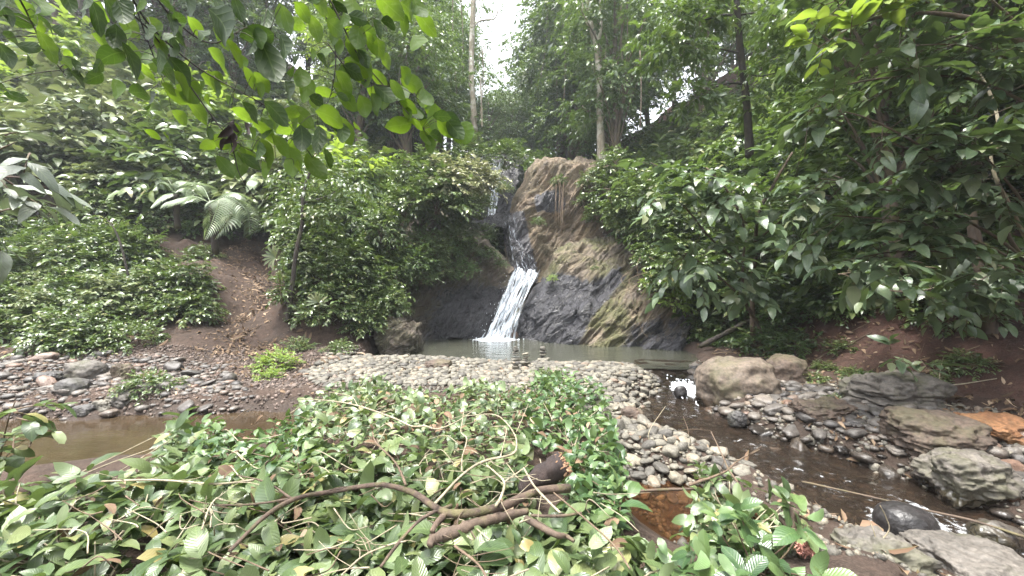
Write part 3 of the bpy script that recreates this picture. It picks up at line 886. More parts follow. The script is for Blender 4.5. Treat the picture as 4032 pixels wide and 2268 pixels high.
def dome_twigs(N, R_, Hh, shell=0.55, clumps=7, low=0.1, g=None, topple=0.0):
    """twig bases and directions filling an uneven dome"""
    g = g or G
    dirs = unit(g.normal(size=(N, 3))); dirs[:, 2] = np.abs(dirs[:, 2]) * 1.0 + low - 0.1
    cl = unit(g.normal(size=(clumps, 3))); cl[:, 2] = np.abs(cl[:, 2])
    aff = np.max(dirs @ cl.T, axis=1)
    rr = (shell + (1 - shell) * g.random(N)) * (0.62 + 0.45 * sstep(0.55, 1.0, aff))
    p = dirs * rr[:, None] * np.array([R_, R_, Hh])
    d = unit(dirs + np.array([0, 0, -0.15]) + g.normal(0, 0.35, (N, 3)))
    return p, d

def plant_protos(kind, n, **k):
    out = []
    for i in range(n):
        g = np.random.default_rng(100 + 37 * i + sum(map(ord, kind)))
        if kind in ("bush", "shrub", "cover"):
            N, Rr, Hh, L = k["twigs"], k["r"], k["h"], k["tl"]
            p, d = dome_twigs(N, Rr * 0.82, Hh * 0.85, k.get("shell", 0.45), 6, g=g)
            p[:, 2] += 0.04
            lp, lr, ls = along_twigs(p, d, L * g.uniform(0.6, 1.3, N), k["m"], k["leaf"], droop=k.get("droop", 0.25), jit=k.get("jit", 0.32))
            V, T, U = scatter(k["tm"], lp, lr, ls)
            crown = mesh_tris(kind + "_crown", V, T, U, smooth=False)
            st = []
            for j in range(k.get("stems", 6)):
                q = p[g.integers(0, N)]
                st.append(tube([(0.05 * g.normal(), 0.05 * g.normal(), -0.15), q * np.array([.35, .35, .55]), q * 0.95], [0.022, 0.014, 0.006], 5, 6))
            for q, dd in list(zip(p, d))[::4]:
                st.append(tube([q - dd * 0.15, q + dd * L * 0.9 - np.array([0, 0, .15 * L])], [0.006, 0.002], 3))
            V, T = join(st)
            out.append((crown, mesh_tris(kind + "_stem", V, T)))
        else:  # tree
            Ht, cr, ch, N = k["height"], k["cr"], k["ch"], k["twigs"]
            cb = Ht - ch
            K = k.get("clumps", 16)
            ca = g.random(K) * 6.28
            cz = cb + ch * (0.1 + 0.8 * g.random(K))
            prof = np.sin(np.clip((cz - cb) / ch, 0.06, 0.96) * math.pi) ** 0.6
            crr = cr * prof * (0.35 + 0.6 * g.random(K))
            C = np.stack([np.cos(ca) * crr, np.sin(ca) * crr, cz], -1)
            C[0] = (0, 0, Ht - ch * 0.15)
            per = N // K
            rad_c = k.get("clump_r", 1.1) * g.uniform(0.7, 1.25, K)
            ps, ds = [], []
            for j in range(K):
                p, d = dome_twigs(per, rad_c[j] * 1.15, rad_c[j] * 0.62, 0.5, 4, low=-0.25, g=g)
                ps.append(p + C[j]); ds.append(d)
            p, d = np.concatenate(ps), np.concatenate(ds)
            L = k["tl"] * g.uniform(0.6, 1.3, len(p))
            lp, lr, ls = along_twigs(p, d, L, k["m"], k["leaf"], droop=k.get("droop", 0.3), jit=0.35)
            V, T, U = scatter(k["tm"], lp, lr, ls)
            crown = mesh_tris("tree_crown", V, T, U, smooth=False)
            r0 = k.get("tr", 0.16)
            lean = g.normal(0, 0.25, 2)
            tr = [tube([(0, 0, -0.6), (lean[0] * .3, lean[1] * .3, Ht * .3), (lean[0], lean[1], Ht * .65), (0, 0, Ht * .93)], [r0 * 1.25, r0, r0 * .7, r0 * .25], 8, 14, 0.05)]
            for j in range(K):
                zb = max(cb * 0.75, C[j][2] - ch * 0.28 - 0.6)
                f = zb / Ht
                b0 = np.array([lean[0] * min(1, f * 1.5), lean[1] * min(1, f * 1.5), zb])
                tr.append(tube([b0, (b0 + C[j]) / 2 + np.array([0, 0, .25]), C[j]], [r0 * .35, r0 * .25, r0 * .1], 5, 6))
            V, T = join(tr)
            out.append((crown, mesh_tris("tree_trunk", V, T)))
    return out

COVER = plant_protos("cover", 4, twigs=130, r=0.75, h=0.5, tl=0.34, m=8, leaf=0.105, tm=SML, stems=4, jit=0.3)
BUSH = plant_protos("bush", 5, twigs=170, r=0.95, h=1.15, tl=0.45, m=9, leaf=0.14, tm=SML, jit=0.32)
SHRUB = plant_protos("shrub", 4, twigs=210, r=1.35, h=1.7, tl=0.7, m=9, leaf=0.21, tm=MED, droop=0.35, jit=0.3)
SLIMB = plant_protos("bush", 3, twigs=220, r=1.2, h=1.6, tl=0.6, m=10, leaf=0.17, tm=SLIM, droop=0.45, jit=0.3)
TREE = plant_protos("tree", 5, height=9.5, cr=2.6, ch=6.5, twigs=900, tl=0.7, m=9, leaf=0.19, tm=TINY, clumps=20, clump_r=1.15)
TALL = plant_protos("tree", 4, height=15, cr=3.2, ch=9.5, twigs=1100, tl=0.8, m=9, leaf=0.21, tm=TINY, clumps=24, clump_r=1.3, tr=0.2)

def set_mat(me, mat):
    if len(me.materials) == 0: me.materials.append(mat)

_tinted = {}
def tinted(me, mat):
    """a mesh keeps one material; another species with the same build gets its own copy, made once"""
    if len(me.materials) == 0:
        me.materials.append(mat)
        return me
    if me.materials[0] == mat: return me
    k = (me.name, mat.name)
    if k not in _tinted:
        c = me.copy(); c.materials.clear(); c.materials.append(mat); _tinted[k] = c
    return _tinted[k]

def plant(name, proto, loc, scale, label, cat, group, mat, bark, rz=None, tilt=0.0):
    e = thing(name, label, cat, loc, group)
    e.rotation_euler = (G.normal() * tilt, G.normal() * tilt, G.random() * 6.28 if rz is None else rz)
    e.scale = (scale[0], scale[0], scale[1]) if hasattr(scale, "__len__") else (scale,) * 3
    link("crown" if cat == "tree" else "foliage", tinted(proto[0], mat), None, e)
    link("trunk" if cat == "tree" else "stem", tinted(proto[1], bark), None, e)
    return e

_hx, _hy = np.arange(-72, 72.1, 0.2), np.arange(-4, 80.1, 0.2)
_hz = ground_z(*np.meshgrid(_hx, _hy))
def gza(x, y):
    fx_, fy_ = (np.asarray(x, float) + 72) / 0.2, (np.asarray(y, float) + 4) / 0.2
    ix, iy = np.clip(fx_.astype(int), 0, len(_hx) - 2), np.clip(fy_.astype(int), 0, len(_hy) - 2)
    tx, ty = fx_ - ix, fy_ - iy
    return (_hz[iy, ix] * (1 - tx) + _hz[iy, ix + 1] * tx) * (1 - ty) + (_hz[iy + 1, ix] * (1 - tx) + _hz[iy + 1, ix + 1] * tx) * ty
def gz(x, y): return float(gza(np.array([x]), np.array([y]))[0])

# windows of the view that foliage of the random plantings must leave open (u0, v0, u1, v1 in photo pixels)
OPEN = [(1885, -900, 2045, 275), (1760, 1040, 2560, 1420), (2010, 620, 2330, 1100), (1900, 640, 2000, 860), (1560, 1180, 1800, 1420), (2335, -100, 2392, 600)]
def clear_of(x, y, z, r, h, shrink=0.8, extra=()):
    if y < 1.0: return True
    if y > 17: shrink = max(shrink, 1.2)
    u0, v1 = CX + (x - r * shrink) / y * F, CY - (z - H) / y * F
    u1, v0 = CX + (x + r * shrink) / y * F, CY - (z + h * shrink - H) / y * F
    for a, b_, c, d in (list(OPEN) + list(extra) if y < 18.6 else OPEN[:1]):
        if u0 < c and u1 > a and v0 < d and v1 > b_: return False
    return True

# ------------------------------------------------------------------ forest and undergrowth
def pick(a): return a[int(G.integers(0, len(a)))]

def plant_zone(n, sampler, protos, scale, label, group, cat, mat, bark, name, r, h, extra=(), shrink=0.8, dmin=0.0, tilt=0.08):
    placed, tries = [], 0
    while len(placed) < n and tries < n * 40:
        tries += 1
        x, y = sampler()
        s = G.uniform(*scale)
        z = gz(x, y)
        if not clear_of(x, y, z, r * s, h * s, shrink, extra): continue
        if dmin and any((x - a) ** 2 + (y - b_) ** 2 < (dmin * s) ** 2 for a, b_ in placed): continue
        placed.append((x, y))
        m = mat if not isinstance(mat, list) else pick(mat)
        plant(name, pick(protos), (x, y, z - 0.05), (s, s * G.uniform(0.85, 1.15)), label, cat, group, m, bark, tilt=tilt)
    return placed

def polar(a0, a1, d0, d1):
    def f():
        a = rad(G.uniform(a0, a1)); d = math.sqrt(G.uniform(d0 * d0, d1 * d1))
        return math.tan(a) * d, d
    return f
def off_path(s, wdt=0.75):
    def f():
        while True:
            x, y = s()
            if float(seg_dist(np.array([x]), np.array([y]), PATH)[0][0]) > wdt: return x, y
    return f
def slope_only(s, lo=0.15, hi=99):
    def f():
        for _ in range(200):
            x, y = s()
            d = float(sdf(np.array([x]), np.array([y]), BASIN)[0])
            if lo < d < hi: return x, y
        return x, y
    return f

PATHWIN = [(870, 950, 1090, 1330), (660, 1255, 1010, 1400)]
# left slope
plant_zone(22, off_path(slope_only(polar(-54, -27, 7, 12.5), 0.3, 5), 0.9), SHRUB, (0.3, 0.55), "low broad-leaved plant at the foot of the left slope", "broad-leaved plants at the foot of the left slope", "plant", [M_LEAF_SMALL, M_LEAF_PALE, M_LEAF_SMALL], M_BARK, "broad_leaved_plant", 1.4, 1.8, PATHWIN, dmin=1.0)
plant_zone(52, off_path(slope_only(polar(-54, -27, 7, 12.5), 0.1, 5), 0.85), COVER, (0.55, 1.2), "low small-leaved undergrowth plant at the foot of the left slope", "undergrowth plants at the foot of the left slope", "plant", M_LEAF_SMALL, M_BARK, "undergrowth_plant", 0.8, 0.6, PATHWIN, dmin=0.5)
plant_zone(75, off_path(slope_only(polar(-55, -26, 10, 19), 1.5), 0.9), BUSH, (0.75, 1.25), "green bush part way up the left slope", "bushes on the left slope", "bush", [M_LEAF_SMALL, M_LEAF_SMALL, M_LEAF_TREE, M_LEAF_PALE], M_BARK, "bush", 1.0, 1.3, PATHWIN, dmin=0.6)
plant_zone(62, off_path(slope_only(polar(-55, -20, 13, 24), 3), 1.0), SHRUB, (1.0, 1.9), "tall leafy shrub high on the left slope", "tall shrubs high on the left slope", "shrub", [M_LEAF_SMALL, M_LEAF_SMALL, M_LEAF_PALE, M_LEAF_TREE, M_LEAF_LIME], M_BARK, "shrub", 1.5, 2.0, dmin=0.8)
plant_zone(12, slope_only(polar(-54, -17, 18, 30), 5), TREE, (0.8, 1.25), "forest tree on the upper left slope", "forest trees on the upper left slope", "tree", [M_LEAF_TREE, M_LEAF_SMALL], M_BARK, "forest_tree", 2.6, 9.5, dmin=2.2, tilt=0.04)
plant_zone(14, slope_only(polar(-52, -8, 24, 44), 8), TALL, (0.8, 1.2), "tall tree on the left skyline above the ravine", "tall trees on the left skyline", "tree", M_LEAF_TREE, M_BARK, "tall_tree", 3.2, 15, dmin=3, tilt=0.03)
plant_zone(14, slope_only(polar(-57, -36, 18, 34), 6), TALL, (0.8, 1.15), "tall tree on the far left skyline", "tall trees on the far left skyline", "tree", [M_LEAF_TREE, M_LEAF_SMALL], M_BARK, "tall_tree", 3.2, 15, dmin=2.4, tilt=0.03)
# mound between the path and the pool
plant_zone(34, slope_only(polar(-28.5, -14, 9.6, 13.5), 0.1, 4.5), BUSH, (0.6, 1.0), "bush on the steep mound between path and pool", "bushes on the mound beside the pool", "bush", [M_LEAF_SMALL, M_LEAF_TREE, M_LEAF_SMALL], M_BARK, "bush", 1.0, 1.3, PATHWIN, dmin=0.5)
plant_zone(14, slope_only(polar(-27, -13, 11.5, 17), 2.0), SLIMB, (0.9, 1.35), "shrub with narrow drooping leaves on top of the mound", "narrow-leaved shrubs on the mound", "shrub", [M_LEAF_TREE, M_LEAF_LIME, M_LEAF_SMALL], M_BARK, "shrub", 1.3, 1.9, dmin=0.8)
plant_zone(7, slope_only(polar(-24, -10, 15, 22), 3.0), TREE, (0.75, 1.05), "slender tree behind the mound left of the falls", "slender trees behind the mound", "tree", [M_LEAF_TREE, M_LEAF_LIME], M_BARK, "slender_tree", 2.4, 9, dmin=1.8, tilt=0.04)
# right slope
plant_zone(40, slope_only(polar(27, 54, 6.5, 13), 1.3, 7), BUSH, (0.75, 1.2), "dark bush on the shaded lower slope at the right", "bushes on the lower right slope", "bush", [M_LEAF_TREE, M_LEAF_TREE, M_LEAF_SMALL], M_BARK, "bush", 1.0, 1.3, dmin=0.55)
plant_zone(22, slope_only(polar(27, 55, 8, 15), 2.0, 9), SHRUB, (0.8, 1.3), "dark leafy shrub on the shaded slope at the right", "shrubs on the lower right slope", "shrub", [M_LEAF_TREE, M_LEAF_TREE, M_LEAF_SMALL], M_BARK, "shrub", 1.4, 1.9, dmin=0.7)
plant_zone(44, slope_only(polar(11, 50, 10, 19), 2.2), BUSH, (0.85, 1.4), "green bush on the slope right of the falls", "bushes on the right slope", "bush", [M_LEAF_SMALL, M_LEAF_TREE, M_LEAF_TREE], M_BARK, "bush", 1.0, 1.3, dmin=0.6)
plant_zone(30, slope_only(polar(10, 52, 11.5, 23), 3), SHRUB, (0.9, 1.5), "tall leafy shrub on the upper right slope", "tall shrubs on the right slope", "shrub", [M_LEAF_TREE, M_LEAF_SMALL, M_LEAF_TREE, M_LEAF_LIME], M_BARK, "shrub", 1.5, 2.0, dmin=0.8)
plant_zone(16, slope_only(polar(12, 54, 14, 27), 4), TREE, (0.85, 1.25), "forest tree on the upper right slope", "forest trees on the upper right slope", "tree", [M_LEAF_TREE, M_LEAF_SMALL], M_BARK, "forest_tree", 2.6, 9.5, dmin=2.2, tilt=0.04)
plant_zone(14, slope_only(polar(6, 52, 24, 44), 8), TALL, (0.8, 1.2), "tall tree on the right skyline above the ravine", "tall trees on the right skyline", "tree", M_LEAF_TREE, M_BARK, "tall_tree", 3.2, 15, dmin=3, tilt=0.03)
plant_zone(16, slope_only(polar(36, 57, 9, 20), 2.5), SHRUB, (1.1, 1.8), "large leafy shrub high at the far right", "shrubs high at the far right", "shrub", [M_LEAF_TREE, M_LEAF_SMALL], M_BARK, "shrub", 1.5, 2.0, dmin=0.8)
for x, y, s_, lab in [(8.2, 5.2, 1.0, "tree on the right bank whose crown shades the boulders"), (9.5, 8.2, 1.1, "tree on the right bank above the shaded earth"), (7.6, 1.8, 1.0, "tree on the near right bank leaning over the stream"),
                      (10.5, 3.5, 1.1, "taller tree behind the ones on the right bank"), (7.4, 7.6, 0.85, "slim tree rooted at the top of the shaded earth bank"), (5.5, -1.5, 1.0, "tree on the right bank beside the viewer")]:
    plant("bank_tree", pick(TREE), (x, y, gz(x, y) - 0.1), s_, lab, "tree", None, M_LEAF_TREE, M_BARK, tilt=0.05)
plant_zone(22, slope_only(polar(26, 46, 8, 11.5), 0.5, 1.8), COVER, (0.6, 1.1), "low dark plant along the foot of the shaded right bank", "low plants at the foot of the right bank", "plant", M_LEAF_TREE, M_BARK, "low_plant", 0.8, 0.6, dmin=0.6)
plant_zone(16, polar(36, 50, 5.2, 8.5), COVER, (0.25, 0.5), "small seedling on the shaded earth of the right bank", "seedlings on the right bank", "plant", [M_LEAF_TREE, M_LEAF_SMALL], M_BARK, "seedling", 0.8, 0.6, dmin=0.8)
# head of the ravine, hazy
plant_zone(26, polar(1.5, 15, 24, 46), TREE, (1.1, 1.9), "hazy tree at the head of the ravine right of the sky gap", "hazy trees right of the sky gap", "tree", M_LEAF_TREE, M_BARK, "ravine_tree", 1.95, 9.5, dmin=1.4, tilt=0.04)
plant_zone(18, polar(-13, -3.5, 24, 46), TREE, (1.0, 1.8), "hazy tree at the head of the ravine left of the sky gap", "hazy trees left of the sky gap", "tree", M_LEAF_TREE, M_BARK, "ravine_tree", 1.95, 9.5, dmin=1.4, tilt=0.04)
plant_zone(24, polar(-8, 8, 27, 52), TREE, (0.7, 1.3), "hazy lower tree closing the end of the ravine", "hazy trees closing the end of the ravine", "tree", M_LEAF_TREE, M_BARK, "ravine_tree", 2.2, 9.0, dmin=1.4, tilt=0.04)
plant_zone(14, polar(-5, 6, 26, 48), BUSH, (1.8, 3.2), "distant hazy bush closing the end of the ravine", "distant bushes at the end of the ravine", "bush", M_LEAF_TREE, M_BARK, "bush", 1.0, 1.3, dmin=0.9)
plant_zone(26, polar(-12, 16, 18, 25), SHRUB, (0.8, 1.4), "shrub on the terrace above the rock outcrop", "shrubs on the terrace above the rocks", "shrub", [M_LEAF_TREE, M_LEAF_SMALL], M_BARK, "shrub", 1.4, 1.9, dmin=0.8)

# plants rooted on the rocks: (u, v, depth, kind, scale, material, what)
K_ = {"c": COVER, "b": BUSH, "s": SHRUB, "n": SLIMB}
rockp = [
    (1760, 770, 13.4, "s", .75, M_LEAF_CREAM, "pale yellowish shrub overhanging the dark rock wall"),
    (1880, 735, 14.0, "s", .62, M_LEAF_CREAM, "pale shrub nearest the upper waterfall"),
    (1680, 720, 13.3, "s", .7, M_LEAF_SMALL, "green shrub left of the pale shrubs on the rock wall"),
    (1590, 840, 12.7, "b", .85, M_LEAF_SMALL, "bush hanging over the left part of the rock wall"),
    (1500, 940, 12.0, "b", .9, M_LEAF_SMALL, "broad bush draping the mound left of the rock wall"),
    (1650, 960, 12.8, "c", .8, M_LEAF_TREE, "small dark plant clinging to the rock wall"),
    (1560, 1090, 12.0, "b", .7, M_LEAF_SMALL, "bush above the dark rock at the left pool edge"),
    (1800, 900, 14.2, "b", .6, M_LEAF_TREE, "dark bush below the pale shrubs"),
    (1900, 930, 14.6, "c", .8, M_LEAF_SMALL, "low plant on the orange earth left of the falls"),
    (1730, 1010, 13.4, "c", .7, M_LEAF_TREE, "fern-like tuft in the middle of the rock wall"),
    (1450, 1180, 11.0, "s", .6, M_LEAF_SMALL, "large-leaved shrub above the left end of the pool"),
    (1380, 1090, 11.0, "s", .65, M_LEAF_SMALL, "large-leaved shrub on the face of the mound"),
    (1720, 830, 12.9, "s", .8, M_LEAF_SMALL, "wide green shrub drooping over the middle of the dark wall"),
    (1850, 840, 13.6, "b", .8, M_LEAF_SMALL, "bush drooping beside the chute left of the falls"),
    (1640, 1060, 12.2, "b", .7, M_LEAF_TREE, "dark bush half way down the rock wall"),
    (1780, 1000, 13.2, "b", .45, M_LEAF_TREE, "small dark bush near the centre of the rock wall"),
    (1540, 1220, 10.6, "b", .6, M_LEAF_SMALL, "bush hanging over the jutting rock at the pool's left end"),
    (1430, 1300, 10.0, "b", .6, M_LEAF_SMALL, "low bush at the pool's left corner"),
    (2700, 1110, 11.0, "s", .7, M_LEAF_SMALL, "leafy shrub covering the right end of the slab"),
    (2640, 900, 12.6, "s", .8, M_LEAF_SMALL, "broad shrub above the right end of the slab"),
    (2520, 830, 13.4, "s", .8, M_LEAF_SMALL, "broad shrub above the middle of the slab"),
    (2560, 1040, 11.9, "b", .5, M_LEAF_SMALL, "small bush on the slab's right shoulder"),
    (1925, 1010, 14.3, "c", .6, M_LEAF_TREE, "dark tuft on the rock edge left of the chute"),
    (1975, 1045, 14.4, "c", .4, M_LEAF_SMALL, "small tuft at the lip of the lower waterfall"),
    (1860, 1000, 13.9, "c", .6, M_LEAF_SMALL, "ragged tuft on the dark wall near the chute"),
    (1898, 800, 15.2, "c", .55, M_LEAF_SMALL, "sprig across the left of the upper waterfall"),
    (1985, 750, 15.8, "c", .6, M_LEAF_SMALL, "sprig across the right of the upper waterfall"),
    (1310, 1240, 10.2, "b", .75, M_LEAF_SMALL, "bush low on the mound beside the pool"),
    (1990, 640, 17.2, "b", .9, M_LEAF_SMALL, "bush at the lip of the upper waterfall"),
    (1850, 640, 16.5, "b", 1.0, M_LEAF_SMALL, "bush left of the upper waterfall"),
    (2120, 880, 15.4, "c", .4, M_LEAF_SMALL, "small tuft in the alcove of the rock outcrop"),
    (2200, 720, 16.0, "c", .5, M_LEAF_SMALL, "tuft growing in a crack high on the rock outcrop"),
    (2330, 720, 15.8, "c", .9, M_LEAF_SMALL, "tuft on the upper right of the rock outcrop"),
    (2300, 800, 15.7, "c", .6, M_LEAF_SMALL, "tuft beside the hanging roots on the rock outcrop"),
    (2350, 860, 15.2, "b", .6, M_LEAF_SMALL, "bush right of the alcove in the rock outcrop"),
    (2400, 780, 15.2, "b", .8, M_LEAF_SMALL, "bush at the right edge of the rock outcrop"),
    (2420, 690, 15.6, "b", .9, M_LEAF_SMALL, "bush at the top right of the rock outcrop"),
    (2460, 900, 13.9, "b", .7, M_LEAF_SMALL, "bush hanging onto the top of the mossy slab"),
    (2545, 930, 13.0, "b", .75, M_LEAF_SMALL, "bush on the right shoulder of the mossy slab"),
    (2640, 1000, 12.2, "s", .7, M_LEAF_SMALL, "leafy shrub at the upper right of the mossy slab"),
    (2600, 1120, 11.5, "c", .8, M_LEAF_LIME, "lime-green plant on the right of the mossy slab"),
    (2660, 1200, 10.9, "c", .8, M_LEAF_LIME, "lime-green plant low on the right of the slab"),
    (2175, 1100, 13.6, "c", .28, M_LEAF_LIME, "tiny bright tuft on the mossy slab beside the fall"),
    (2340, 1060, 13.1, "c", .2, M_LEAF_SMALL, "tiny tuft in the crack across the mossy slab"),
]
for u, v, D, k, s_, m, lab in rockp:
    plant({"c": "tuft", "b": "bush", "s": "shrub", "n": "shrub"}[k], pick(K_[k]), P(u, v, D), s_, lab, {"c": "plant", "b": "bush", "s": "shrub", "n": "shrub"}[k], None, m, M_BARK, tilt=0.1)
# low plants on the flats
flat = [(600, 1520, 0.55, M_LEAF_SMALL, "feathery low green plant on the left shore beside the boulders"),
        (1090, 1440, 0.6, M_LEAF_LIME, "bright green broad-leaved plant at the foot of the path"),
        (1180, 1400, 0.5, M_LEAF_SMALL, "low green plant at the foot of the mound"),
        (1330, 1400, 0.5, M_LEAF_SMALL, "low plant on the gravel left of the pool"),
        (1060, 1470, 0.35, M_LEAF_LIME, "small pale green seedling on the gravel below the path"),
        (260, 1340, 0.9, M_LEAF_PALE, "light green plant at the left foot of the slope"),
        (700, 1290, 0.8, M_LEAF_SMALL, "leafy plant left of the path's start"),
        (2150, 1490, 0.4, M_LEAF_SMALL, "small weed growing beside the stone cairns"),
        (3010, 1340, 0.5, M_LEAF_TREE, "dark plant between the stems behind the tan boulder")]
for u, v, s_, m, lab in flat:
    D = 1.5 * F / (v - CY)
    x, y = (u - CX) / F * D, D
    plant("low_plant", pick(COVER), (x, y, gz(x, y) - 0.03), s_, lab, "plant", None, m, M_BARK, tilt=0.05)

# ------------------------------------------------------------------ boulders, cairns, stones, litter
GREY = [(0.0, (0.055, 0.05, 0.043)), (0.4, (0.1, 0.092, 0.074)), (0.75, (0.14, 0.128, 0.102)), (0.94, (0.17, 0.148, 0.11)), (1.0, (0.14, 0.1, 0.075))]
GREYD = [(0.0, (0.04, 0.036, 0.034)), (0.45, (0.085, 0.076, 0.068)), (0.85, (0.13, 0.112, 0.094)), (1.0, (0.13, 0.078, 0.055))]
M_STONE = stone_mat("river_stone", GREY, 3.0, 0.7, 0.0)
M_STONE_WET = stone_mat("stream_stone", GREYD, 3.0, 0.5, 0.0, wetline=0.06)
M_STONE_DARK = stone_mat("dark_stone", [(0.0, (0.032, 0.03, 0.03)), (0.6, (0.06, 0.055, 0.052)), (1.0, (0.085, 0.07, 0.06))], 3.0, 0.6, 0.15)
M_B_TAN = stone_mat("boulder_tan", [(0.0, (0.098, 0.076, 0.058)), (1.0, (0.11, 0.085, 0.064))], 1.2, 0.8, 0.35, wetline=0.1)
M_B_BROWN = stone_mat("boulder_brown", [(0.0, (0.06, 0.043, 0.032)), (1.0, (0.072, 0.05, 0.037))], 1.4, 0.8, 0.3)
M_B_GREY = stone_mat("boulder_grey", [(0.0, (0.075, 0.067, 0.058)), (1.0, (0.092, 0.08, 0.068))], 1.4, 0.75, 0.35, wetline=0.02)
M_B_BLACK = stone_mat("boulder_black", [(0.0, (0.018, 0.016, 0.016)), (1.0, (0.022, 0.02, 0.02))], 1.5, 0.42, 0.0)
M_B_RUST = stone_mat("boulder_rust", [(0.0, (0.19, 0.09, 0.04)), (1.0, (0.21, 0.10, 0.046))], 1.6, 0.8, 0.2)

def boulder(name, u0, u1, v0, v1, zb, mat, label, seed, amp=0.2, boxy=0.3, sub=4, depth=0.85, D=None, tilt=(0, 0, 0), sink=0.22, fine=0.05):
    if zb is None:      # foot where the view ray meets the ground
        Ds = np.linspace(3, 12, 400)
        gp = gza(((u0 + u1) / 2 - CX) / F * Ds, Ds)
        hit = np.where(H - (v1 - CY) / F * Ds <= gp)[0]
        D = float(Ds[hit[0]]) if len(hit) else None; zb = 0.1
    D = D or (H - zb) * F / (v1 - CY)
    D2 = D + (u1 - u0) / F * D * depth * 0.35
    wid, hei = (u1 - u0) / F * D2, (v1 - v0) / F * D2
    V, T = stone(seed, sub, amp, 1.0, boxy, 1.1, fine)
    V = V - (V.max(0) + V.min(0)) / 2
    V = V / ((V.max(0) - V.min(0)) / 2)
    V = V * np.array([wid / 2, wid / 2 * depth, hei / 2 * (1 + sink)])
    o = link(name, mesh_tris(name, V, T), mat)
    o.rotation_euler = tilt
    c = P((u0 + u1) / 2, (v0 + v1) / 2, D2)
    o.location = (c[0], c[1], c[2] - hei / 2 * sink)
    return tag(o, label, "boulder")

BL = [
    ("boulder", 2748, 3052, 1402, 1612, 0.0, M_B_TAN, "big rounded tan boulder beside the small white cascade", 3, .16, .3),
    ("boulder", 2985, 3180, 1394, 1555, 0.05, M_B_BROWN, "dark brown boulder leaning behind the big tan boulder", 8, .16, .2),
    ("boulder", 3345, 3665, 1462, 1618, 0.22, M_B_GREY, "grey mossy boulder under the pale bare branch", 12, .22, .35),
    ("boulder", 3120, 3340, 1568, 1650, 0.22, M_B_BROWN, "flat brown boulder half buried right of the tan boulder", 15, .25, .4),
    ("boulder", 3515, 3840, 1612, 1768, 0.22, M_B_BROWN, "flat dark brown boulder left of the rust-coloured rock", 18, .18, .4),
    ("boulder", 3812, 4090, 1640, 1752, 0.22, M_B_RUST, "flat rust-coloured rock at the right edge", 24, .28, .55),
    ("boulder", 3650, 3965, 1778, 1955, 0.0, M_B_GREY, "angular grey slab beside the stream", 27, .24, .5),
    ("boulder", 3468, 3672, 1985, 2122, -0.08, M_B_BLACK, "smooth round black boulder in the fast water", 30, .05, .15),
    ("boulder", 3840, 4010, 2050, 2158, -0.1, M_B_GREY, "grey rounded boulder in the stream at the lower right edge", 33, .14, .25),
    ("boulder", 3310, 3640, 2105, 2300, 0.02, M_B_GREY, "flat olive-grey slab at the bottom near the stream", 36, .2, .55),
    ("boulder", 3640, 4060, 2150, 2320, 0.0, M_B_GREY, "pale flat slab in the bottom right corner", 39, .22, .5),
    ("boulder", 268, 396, 1418, 1502, None, M_B_GREY, "largest grey boulder on the left shore", 42, .14, .2),
    ("boulder", 230, 340, 1488, 1552, None, M_STONE_DARK, "dark oval boulder below the largest one on the left shore", 45, .12, .2),
    ("boulder", 428, 545, 1538, 1600, None, M_B_GREY, "flat grey boulder at the left water's edge", 48, .2, .35),
    ("boulder", 372, 444, 1572, 1632, None, M_STONE, "pale angular stone at the left water's edge", 51, .22, .4),
    ("boulder", 455, 530, 1425, 1500, None, M_B_BROWN, "brown boulder right of the largest one on the left shore", 54, .2, .3),
    ("boulder", 300, 372, 1590, 1640, None, M_STONE_DARK, "low dark boulder in the left shallows", 57, .15, .25),
    ("boulder", 150, 250, 1460, 1512, None, M_STONE_DARK, "dark boulder at the far left of the shore", 60, .15, .25),
    ("boulder", 1672, 1782, 1416, 1460, 0.2, M_B_BROWN, "flat brown boulder on the gravel bar by the pool", 63, .15, .35),
    ("boulder", 2440, 2540, 1600, 1672, 0.15, M_B_BROWN, "low mossy boulder at the right edge of the leaf pile", 66, .18, .3),
    ("boulder", 1478, 1660, 1240, 1412, 0.15, M_ROCKD, "dark jutting rock at the left end of the pool", 69, .25, .45),
    ("boulder", 2868, 2938, 1616, 1672, 0.0, M_STONE_DARK, "round dark stone just below the tan boulder", 72, .08, .15),
    ("boulder", 2655, 2705, 1518, 1560, 0.03, M_B_BLACK, "small black rock in the white cascade", 75, .1, .2),
]
for i, (nm, u0, u1, v0, v1, zb, m, lab, sd, amp, bx) in enumerate(BL):
    boulder(nm, u0, u1, v0, v1, zb, m, lab, sd, amp, bx, fine=0.004 if m is M_B_BLACK else (0.016 if sd in (3, 8, 42, 45, 33) else 0.045), sub=5 if u1 - u0 > 150 else 4, D=10.1 if sd == 69 else None)

STONES = [mesh_tris("river_stone", *stone(200 + i, 2, 0.16 + 0.02 * (i % 4), 0.36 + 0.06 * (i % 5), 0.08 + 0.08 * (i % 6), 1.3, 0.03)) for i in range(12)]
STONESD = [m.copy() for m in STONES]
for m in STONES: m.materials.append(M_STONE)
for m in STONESD: m.materials.append(M_STONE_WET)
PEB = [stone(300 + i, 1, 0.18, 0.48, 0.25, 1.3) for i in range(8)]

